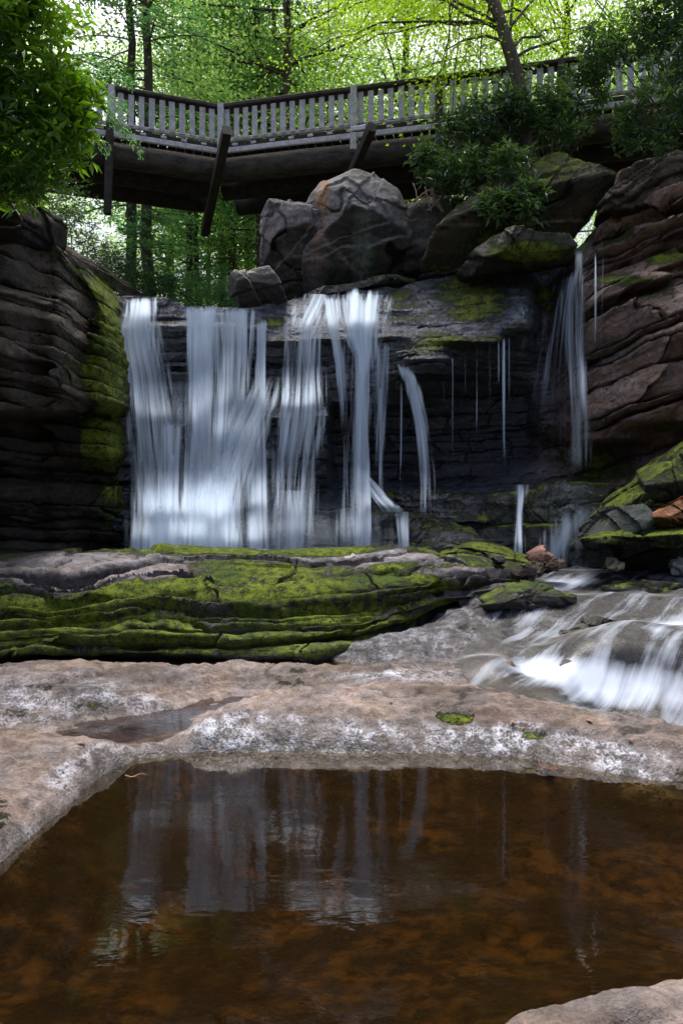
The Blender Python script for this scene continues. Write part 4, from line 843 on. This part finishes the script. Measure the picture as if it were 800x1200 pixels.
def leafobj(name, Cn, Dr, L_, W_, mat, parent, seed=0, fold=.15, rnd=None, local=False):
    V, F = leaves(Cn, Dr, L_, W_, fold, seed); g = np.random.default_rng(seed+1)
    loc = np.array(parent.location) if parent is not None and not local else np.zeros(3)
    o = mk(name, V-loc, F, mat, parent, False)
    r = g.random(len(Cn)) if rnd is None else np.clip(rnd+g.uniform(-.25, .25, len(Cn)), 0, 1)
    setf(o, 'rnd', np.repeat(r, 5)); return o
def whorls(cent, nl, g, spread=1.):
    """whorls of leaves round shoot tips"""
    n = len(cent); ax = g.normal(size=(n, 3))*.5+[0, -.35, .75]; ax /= np.linalg.norm(ax, axis=1, keepdims=True)
    u = np.cross(ax, g.normal(size=(n, 3))); u /= np.linalg.norm(u, axis=1, keepdims=True); v = np.cross(ax, u)
    a = (np.arange(nl)/nl*2*np.pi)[None]+g.uniform(-.3, .3, (n, nl)); tilt = g.uniform(-.45, .55, (n, nl))
    d = (np.cos(a)[..., None]*u[:, None]+np.sin(a)[..., None]*v[:, None])+ax[:, None]*tilt[..., None]
    C_ = cent[:, None]+d*.015
    return C_.reshape(-1, 3), d.reshape(-1, 3)
def bush(name, ells, root, label, n, mat, seed, L_=(.09, .15), W_=.3, nl=7, group=None, cat='shrub', stems=10, sr=.02, shell=.75, lit=None):
    g = np.random.default_rng(seed)
    o = empty(name, root); tag(o, label, cat, group)
    wts_ = np.array([e[3]*e[4]*e[5] for e in ells])**(2/3); wts_ = wts_/wts_.sum(); cent = []
    for (px, py, D, rx, ry, rz), q in zip(ells, wts_):
        k = int(n*q)+1; d = g.normal(size=(k, 3)); d /= np.linalg.norm(d, axis=1, keepdims=True); rr = g.uniform(0, 1, k)**(1/3); rr = (shell*np.maximum(rr, .5)+(1-shell)*rr)*g.uniform(.85, 1.25, k)
        c = P(px, py, D)+d*rr[:, None]*np.array([rx, ry, rz])
        c = c[fbm(c, 1.9, 3, seed) > -.28]; cent.append(c)
    cent = np.concatenate(cent); Cn, Dr = whorls(cent, nl, g); ll = g.uniform(*L_, len(Cn))
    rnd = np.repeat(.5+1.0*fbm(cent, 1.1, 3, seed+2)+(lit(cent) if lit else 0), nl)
    leafobj('foliage', Cn, Dr, ll, ll*W_, mat, o, seed, rnd=rnd)
    ps = []; root = np.array(root)
    for e in range(stems):
        c = cent[g.integers(len(cent))]; k = np.linspace(0, 1, 7)[:, None]; mid = g.normal(size=3)*.15
        pts = root+(c-root)*k+mid*np.sin(k*np.pi); ps.append(tube(pts, np.linspace(sr, sr*.3, 7), 5))
    part('stem', ps, M_BARK, o, True)
    return o
bush('rhododendron', [(30, 60, 7.9, .55, .5, .75), (70, 130, 8.1, .35, .4, .4), (20, 170, 7.9, .5, .5, .6), (85, 160, 8.2, .26, .35, .3), (-30, 40, 7.6, .6, .6, .9), (60, 200, 8.2, .3, .35, .26), (15, 225, 8.2, .35, .3, .2), (95, 110, 8.2, .2, .3, .25), (50, 0, 8.1, .4, .5, .5), (-60, 150, 7.6, .6, .6, .7), (25, -60, 8, .5, .5, .6)], P(-20, 262, 8.9),
     'dense glossy rhododendron overhanging the top of the left cliff', 1500, M_BUSH, 11, L_=(.11, .2), stems=26, lit=lambda c: .35*ss(-3.9, -3.1, c[:, 0])*ss(4.9, 5.6, c[:, 2])-.25)  # upper right leaves coloured brighter, as the lit side
bush('rhododendron', [(560, 150, 12.6, .6, .4, .55), (620, 120, 12.6, .6, .4, .6), (540, 205, 12.2, .55, .35, .45), (600, 200, 12.0, .45, .3, .5), (650, 160, 12.6, .5, .4, .5), (500, 190, 12.4, .3, .3, .35), (620, 235, 11.6, .25, .2, .35), (580, 240, 11.7, .3, .2, .25), (680, 110, 12.8, .5, .4, .5)], P(640, 200, 12.6),
     'dark glossy rhododendron spilling over the big slanting boulder in front of the railing', 1350, M_BUSHD, 12, L_=(.11, .19), stems=26)
bush('rhododendron', [(760, 60, 12.0, .6, .4, .7), (790, 130, 11.6, .55, .4, .7), (740, 150, 12.0, .35, .3, .5), (830, 80, 11.5, .6, .5, .9), (700, 60, 12.4, .45, .4, .45), (780, 0, 12, .6, .4, .6), (775, 170, 11.6, .3, .3, .3), (840, 180, 11.5, .5, .5, .4)], P(820, 210, 12.0),
     'dark rhododendron hanging at the upper right corner over the bridge end', 1350, M_BUSHD, 13, L_=(.11, .19), stems=24)
LG = 'laurel bushes below the left end of the bridge'
bush('laurel_bush', [(75, 290, 13.5, .8, .6, .7), (60, 235, 13.8, .7, .6, .6), (110, 310, 14., .6, .5, .5)], P(70, 350, 13.6), 'dark small-leaved laurel bush directly behind the left cliff shoulder', 900, M_BUSHD, 14, L_=(.06, .11), group=LG)
bush('laurel_bush', [(130, 320, 15.2, .7, .6, .5), (155, 330, 15.6, .5, .5, .35), (180, 335, 16, .6, .5, .35)], P(140, 372, 15.4), 'low laurel bush on the bank above the leftmost fall', 800, M_BUSHD, 15, L_=(.06, .11), group=LG)
bush('laurel_bush', [(225, 338, 16.5, .9, .7, .5), (270, 340, 17, .7, .6, .4), (300, 345, 16.5, .6, .6, .45)], P(250, 372, 16.6), 'laurel bush behind the lip of the broad main curtain', 800, M_HEM, 16, L_=(.07, .12), group=LG)

def spray(name, tips, root, label, mat, seed, nper=220, L_=.05, W_=.4, group=None, cat='branch', thick=.16, sag=.25, r0=.02, width=.4):
    """boughs with flat leafy sprays from root to each tip"""
    g = np.random.default_rng(seed); o = empty(name, root); tag(o, label, cat, group); ps, Cs, Ds, rs = [], [], [], []; root = np.array(root, float)
    for tip in tips:
        tip = np.array(tip, float); k = np.linspace(0, 1, 9)[:, None]; pts = root+(tip-root)*k; pts[:, 2] += (sag*np.linalg.norm(tip-root)*.35*np.sin(k[:, 0]*np.pi)); pts += g.normal(size=(9, 3))*.02
        ps.append(tube(pts, np.linspace(r0, r0*.2, 9), 5)); ln = np.linalg.norm(tip-root); dr = (tip-root)/ln; sd_ = np.cross(dr, [0, 0, 1]); sd_ /= np.linalg.norm(sd_)
        q = g.uniform(.25, 1.05, nper); c = np.stack([np.interp(q, k[:, 0], pts[:, i]) for i in range(3)], 1)
        # sub twigs in bundles
        side = g.choice([-1, 1], nper); off = g.uniform(0, 1, nper)*width*ln*.35*(1.15-q)+.03
        c = c+sd_*(side*off)[:, None]+dr*(off*.6)[:, None]; c[:, 2] -= off*.25+g.normal(size=nper)*thick*.25; c += g.normal(size=(nper, 3))*.03
        d = dr[None]*.6+sd_*side[:, None]+g.normal(size=(nper, 3))*.35; d[:, 2] -= .2
        Cs.append(c); Ds.append(d); rs.append(np.full(nper, g.uniform(.2, .8)))
    C_ = np.concatenate(Cs); g2 = g.uniform(.7, 1.3, len(C_))*L_
    leafobj('foliage', C_, np.concatenate(Ds), g2, g2*W_, mat, o, seed, rnd=np.concatenate(rs)); part('limb', ps, M_BARK, o, True); return o
# hemlock sprays in front of the bridge's left end
g = np.random.default_rng(5)
spray('hemlock_branch', [P(a, b, c) for a, b, c in [(150, 130, 13.2), (165, 175, 13.3), (140, 150, 13.0), (120, 110, 13.), (155, 100, 13.4), (125, 175, 13.1), (100, 90, 13), (90, 130, 13.), (150, 155, 13.0)]], P(40, 60, 12.5), 'feathery blue-green hemlock bough drooping across the left end of the bridge', M_HEM, 6, 420, .05, .45, cat='branch')

# bright leaning tree at right
bt = empty('beech_tree', P(628, 245, 12.6)); tag(bt, 'slim leaning tree with bright yellow-green leaves rising through the right railing', 'tree')
tp_ = [P(628, 240, 12.6), P(620, 180, 12.7), P(608, 95, 12.8), P(592, 45, 12.8), P(572, -20, 12.9), P(555, -100, 13), P(548, -200, 13.1), P(545, -300, 13.2)]
k = np.linspace(0, 7, 40); tr = np.stack([np.interp(k, range(8), np.array(tp_)[:, i]) for i in range(3)], 1)
for _ in range(4): tr[1:-1] = (tr[:-2]+tr[1:-1]*2+tr[2:])/4
part('trunk', tube(tr, np.linspace(.15, .05, 40), 12, .01), M_BARK, bt, True)
bps, Cs, Ds, rs = [], [], [], []; g = np.random.default_rng(21)
tipl = [(350, 45), (385, 75), (420, 40), (440, 85), (365, 5), (480, 60), (520, 95), (500, 20), (560, 70), (640, 60), (680, 40), (720, 20), (760, 30), (650, 0), (590, 20), (430, -20), (540, -20), (700, -30), (800, 10), (505, 150), (530, 130), (390, 95), (470, 15), (620, 90), (340, 70), (410, 5), (350, -40), (460, -60), (740, 60), (560, 105), (600, -60), (660, -80), (780, -50), (495, 110), (450, 50), (395, 30), (690, 75), (530, 50), (580, 45), (640, 25)]
for a, b in tipl:
    D = g.uniform(13.2, 16.2) if b < 100 else 12.7; tip = P(a, b, D); i0 = g.integers(14, 36); st = tr[i0]; n_ = 10; k = np.linspace(0, 1, n_)[:, None]; pts = st+(tip-st)*k; pts[:, 2] += .5*np.sin(k[:, 0]*np.pi)*g.uniform(.3, 1)
    pts += g.normal(size=pts.shape)*.04*np.sin(k*np.pi); bps.append(tube(pts, np.linspace(.03, .006, n_), 5))
    for q in np.linspace(.35, 1, 9):
        c0 = np.array([np.interp(q, k[:, 0], pts[:, i]) for i in range(3)]); m_ = int(g.integers(30, 60)); dd = g.normal(size=(m_, 3))*np.array([.30, .28, .09]); c = c0+dd; c[:, 2] -= .12*(dd[:, 0]**2+dd[:, 1]**2)/.1*.3
        Cs.append(c); d_ = dd*[1, 1, 0]+g.normal(size=(m_, 3))*.15; d_[:, 2] -= .12; Ds.append(d_); rs.append(np.full(m_, g.uniform(.1, .9)))
C_ = np.concatenate(Cs); ll = g.uniform(.045, .085, len(C_)); leafobj('foliage', C_, np.concatenate(Ds), ll, ll*.58, M_BRIGHT, bt, 3, rnd=np.concatenate(rs)); part('limb', bps, M_BARK, bt, True)

# ================================================================ FOREST TREES
def proto_tree(kind, seed, H=20):
    g = np.random.default_rng(seed); o = empty('hemlock_tree' if kind == 'hem' else 'forest_tree', (0, 0, 0))
    k = np.linspace(0, 1, 24); wob = np.cumsum(g.normal(size=(24, 2))*.035, 0); pts = np.c_[wob[:, 0], wob[:, 1], k*H]
    rad = .17*(1-k*.85)+.07*np.exp(-k*25)
    trunk = part('trunk', tube(pts, rad, 10, .012, seed), M_BARK, o, True)
    limbs, Cs, Ds, rs = [], [], [], []
    if kind == 'hem':
        for z in np.linspace(.12*H, .97*H, 74):
            a = g.uniform(0, 2*np.pi); t = z/H; ln = (2.9*(1-t)**.7+.4)*g.uniform(.6, 1.15)*(1 if z > .25*H else .6)
            st = np.array([np.interp(z, pts[:, 2], pts[:, 0]), np.interp(z, pts[:, 2], pts[:, 1]), z]); dr = np.array([math.cos(a), math.sin(a), g.uniform(-.05, .15)])
            kk = np.linspace(0, 1, 6)[:, None]; bp_ = st+dr*ln*kk; bp_[:, 2] -= .25*ln*kk[:, 0]**2
            limbs.append(tube(bp_, np.linspace(.03, .006, 6), 4, cap=False))
            m_ = int(150*ln/2)+20; q = g.uniform(.15, 1, m_); c = np.stack([np.interp(q, kk[:, 0], bp_[:, i]) for i in range(3)], 1); sd_ = np.array([-math.sin(a), math.cos(a), 0])
            off = g.uniform(-1, 1, m_)*.42*ln*(1.1-q)*.8; c += sd_*off[:, None]; c[:, 2] -= np.abs(off)*.25; c += g.normal(size=(m_, 3))*.05
            Cs.append(c); Ds.append(dr*.5+sd_*np.sign(off)[:, None]+g.normal(size=(m_, 3))*.3); rs.append(np.full(m_, g.uniform(.1, .8)))
        L0, W0, mat = .13, .42, M_HEM
    else:
        for i in range(46):
            z = g.uniform(.22*H, .98*H); a = g.uniform(0, 2*np.pi); t = z/H; ln = 3.1*math.sin(min(1, max(.25, (t-.1)*1.25))*math.pi*.85+.25)*g.uniform(.5, 1.1)+.5
            st = np.array([np.interp(z, pts[:, 2], pts[:, 0]), np.interp(z, pts[:, 2], pts[:, 1]), z]); dr = np.array([math.cos(a), math.sin(a), g.uniform(.0, .5)])
            kk = np.linspace(0, 1, 7)[:, None]; bp_ = st+dr*ln*kk; bp_ += g.normal(size=bp_.shape)*.08*kk; limbs.append(tube(bp_, np.linspace(.05, .008, 7), 4, cap=False))
            for q in np.linspace(.35, 1.05, 6):
                c0 = st+(bp_[-1]-st)*q; m_ = int(g.integers(35, 85)); dd = g.normal(size=(m_, 3))*[.42, .42, .14]; c0 = c0+g.normal(size=3)*.25
                Cs.append(c0+dd); d_ = dd+g.normal(size=(m_, 3))*.3; d_[:, 2] -= .1; Ds.append(d_); rs.append(np.full(m_, g.uniform(.05, .95)))
        L0, W0, mat = .11, .6, M_CROWN
    C_ = np.concatenate(Cs); ll = g.uniform(.75, 1.25, len(C_))*L0
    leafobj('crown', C_, np.concatenate(Ds), ll, ll*W0, mat, o, seed, rnd=np.concatenate(rs), local=True)
    part('limb', limbs, M_BARK, o, True)
    return o
protos = [proto_tree('hem', 1), proto_tree('dec', 2), proto_tree('hem', 3, 22), proto_tree('dec', 4, 18)]
used = [False]*4
def put_tree(pi, x, y, sc, rz, label, group, tr_scale=1.):
    src = protos[pi]
    if not used[pi]: used[pi] = True; o = src; kids = list(src.children)
    else:
        o = src.copy(); COL.objects.link(o); kids = []
        for c in src.children:
            d = c.copy(); COL.objects.link(d); d.parent = o; kids.append(d)
    o.location = (x, y, float(terrain_z(np.array(x), np.array(y)))-.15); o.rotation_euler = (0, 0, rz); o.scale = (sc*tr_scale, sc*tr_scale, sc); tag(o, label, 'tree', group)
    return o
TG = 'forest trees behind the bridge'; g = np.random.default_rng(9)
named = [(152, 19.5, 0, 1., 'left of the two straight dark trunks seen under the bridge between cliff and brace'), (171, 19.0, 2, 1., 'right of the two straight dark trunks seen under the bridge between cliff and brace'),
         (222, 24, 0, .9, 'slim forest tree seen just left of the long slanting brace'), (273, 23, 2, 1.0, 'trunk just right of the slanting brace under the bridge'),
         (288, 27, 0, .8, 'thin trunk between two thicker ones left of the grey boulders'), (303, 21.5, 0, 1.05, 'thickest trunk, right beside the pale grey boulder under the bridge'),
         (246, 29, 2, .8, 'distant slender tree seen behind the slanting brace')]
for px, D, pi, sc, lb in named: put_tree(pi, (px-400)/FPX*D, D, sc, g.uniform(0, 6), lb, TG)
for i, (px, D, pi) in enumerate([(330, 20, 1), (380, 25, 3), (235, 24, 3), (260, 26, 1), (320, 23, 3), (470, 23, 1), (290, 30, 1), (200, 30, 1), (480, 27, 3), (600, 26, 3), (660, 20, 1), (720, 24, 3), (780, 20, 1), (850, 24, 3), (0, 24, 3), (-60, 20, 1), (400, 33, 1), (500, 34, 3), (640, 33, 1), (760, 33, 3), (340, 27, 2), (20, 31, 1), (230, 38, 1), (310, 40, 3), (-40, 34, 3)]):
    put_tree(pi, (px-400)/FPX*D, D, g.uniform(.75, 1.1), g.uniform(0, 6), 'leafy green forest tree in the woods behind the bridge', TG)
FG = 'far trees deep in the woods'
for i in range(18):
    D = g.uniform(45, 85); x = g.uniform(-.75, .75)*D
    put_tree(int(g.integers(0, 4)), x, D, g.uniform(.8, 1.3), g.uniform(0, 6), 'far tree deep in the woods, hazy green between nearer trunks', FG)

# ================================================================ SMALL THINGS
db = empty('dead_branches', P(500, 245, 12.4)); tag(db, 'little tangle of broken dead branches between the boulders under the bridge', 'dead branch')
for (a, b, c, d_, r_) in [(484, 236, 503, 222, .022), (490, 230, 512, 240, .016), (498, 218, 506, 248, .016), (484, 214, 492, 240, .012), (500, 248, 516, 232, .016), (505, 222, 520, 250, .05), (488, 244, 500, 226, .012), (510, 215, 500, 236, .012)]:
    e1, e2 = P(a, b, 12.3), P(c, d_, 12.1); k = np.linspace(0, 1, 6)[:, None]; pts = e1+(e2-e1)*k+rng.normal(size=(6, 3))*.015; part('dead_branch' if r_ > .04 else 'twig', tube(pts, np.linspace(r_, r_*.5, 6), 6), M_BARK if r_ > .04 else M_TWIG, db, True)
# fallen leaf on the rim
def zat(x, y): return float(ZB[2][np.argmin(abs(ZB[1]-y)), np.argmin(abs(ZB[0]-x))])
def fallen(px, py, z, L_, rot, mat, label):
    x, y, _ = g0(px, py, z); z = zat(x, y)+.012; n_ = 9; t = np.linspace(-1, 1, n_); w = .28*np.sqrt(np.maximum(1-np.abs(t)**2.2, 0))+.01; rows = []
    for a, b in zip(t, w):
        rows.append([[a*.5, s_*b, .10*(abs(s_))*b*4*.5+.12*a*a+.03*math.sin(a*7)] for s_ in (-1, -.5, 0, .5, 1)])
    V = np.array(rows)*L_; c, s_ = math.cos(rot), math.sin(rot); V = np.stack([V[..., 0]*c-V[..., 1]*s_, V[..., 0]*s_+V[..., 1]*c, V[..., 2]], -1)+[x, y, z]
    V, F = V.reshape(-1, 3), gridF(n_, 5); o = mk('fallen_leaf', V, F, mat, loc=(x, y, z)); tag(o, label, 'leaf'); return o
m_, nt_ = newmat('dead_leaf'); t_ = NT(nt_); co = t_.n('ShaderNodeTexCoord').outputs['Object']
b_ = t_.n('ShaderNodeBsdfPrincipled', **{'Base Color': t_.mix(t_.noise(co, 40, 4), (.14, .05, .025), (.30, .11, .06)), 'Roughness': .6}); t_.out(b_.outputs[0])
fallen(646, 873, .12, .14, .35, m_, 'curled orange-red fallen leaf lying on the pink rock rim')
for i, (px, py, z_, L_, r_) in enumerate([(600, 846, .16, .045, 1.1), (612, 850, .15, .035, .2), (690, 852, .14, .05, 2.), (738, 868, .12, .04, .7), (668, 866, .12, .03, 2.5), (458, 826, .19, .035, 1.7), (96, 876, .15, .045, .4), (250, 860, .12, .03, 1.)]):
    o_ = fallen(px, py, z_, L_, r_, m_, 'tiny dry brown leaf scrap lying on the pale rock rim'); o_['group'] = 'leaf scraps on the rock rim'
def lay_twig(px, py, D_, ln, rot, z_, label):
    x = (px-400)/FPX*D_; k = np.linspace(-.5, .5, 8)[:, None]; d_ = np.array([math.cos(rot), math.sin(rot), 0]); pts = np.array([x, D_, z_])+d_*ln*k; pts[:, 2] += .006*np.sin(k[:, 0]*9); pts[:, 1] += .01*np.sin(k[:, 0]*5)
    tag(part('twig', tube(pts, np.linspace(.005, .002, 8), 6), M_TWIG, None, True), label, 'twig')
lay_twig(160, 908, 4.12, .12, .15, .004, 'thin pale twig floating near the far left edge of the pool')
lay_twig(76, 818, 5.75, .42, -.12, .235, 'dark twig lying on the pale lichen-covered mound at left')
print('verts', sum(len(m.vertices) for m in bpy.data.meshes))
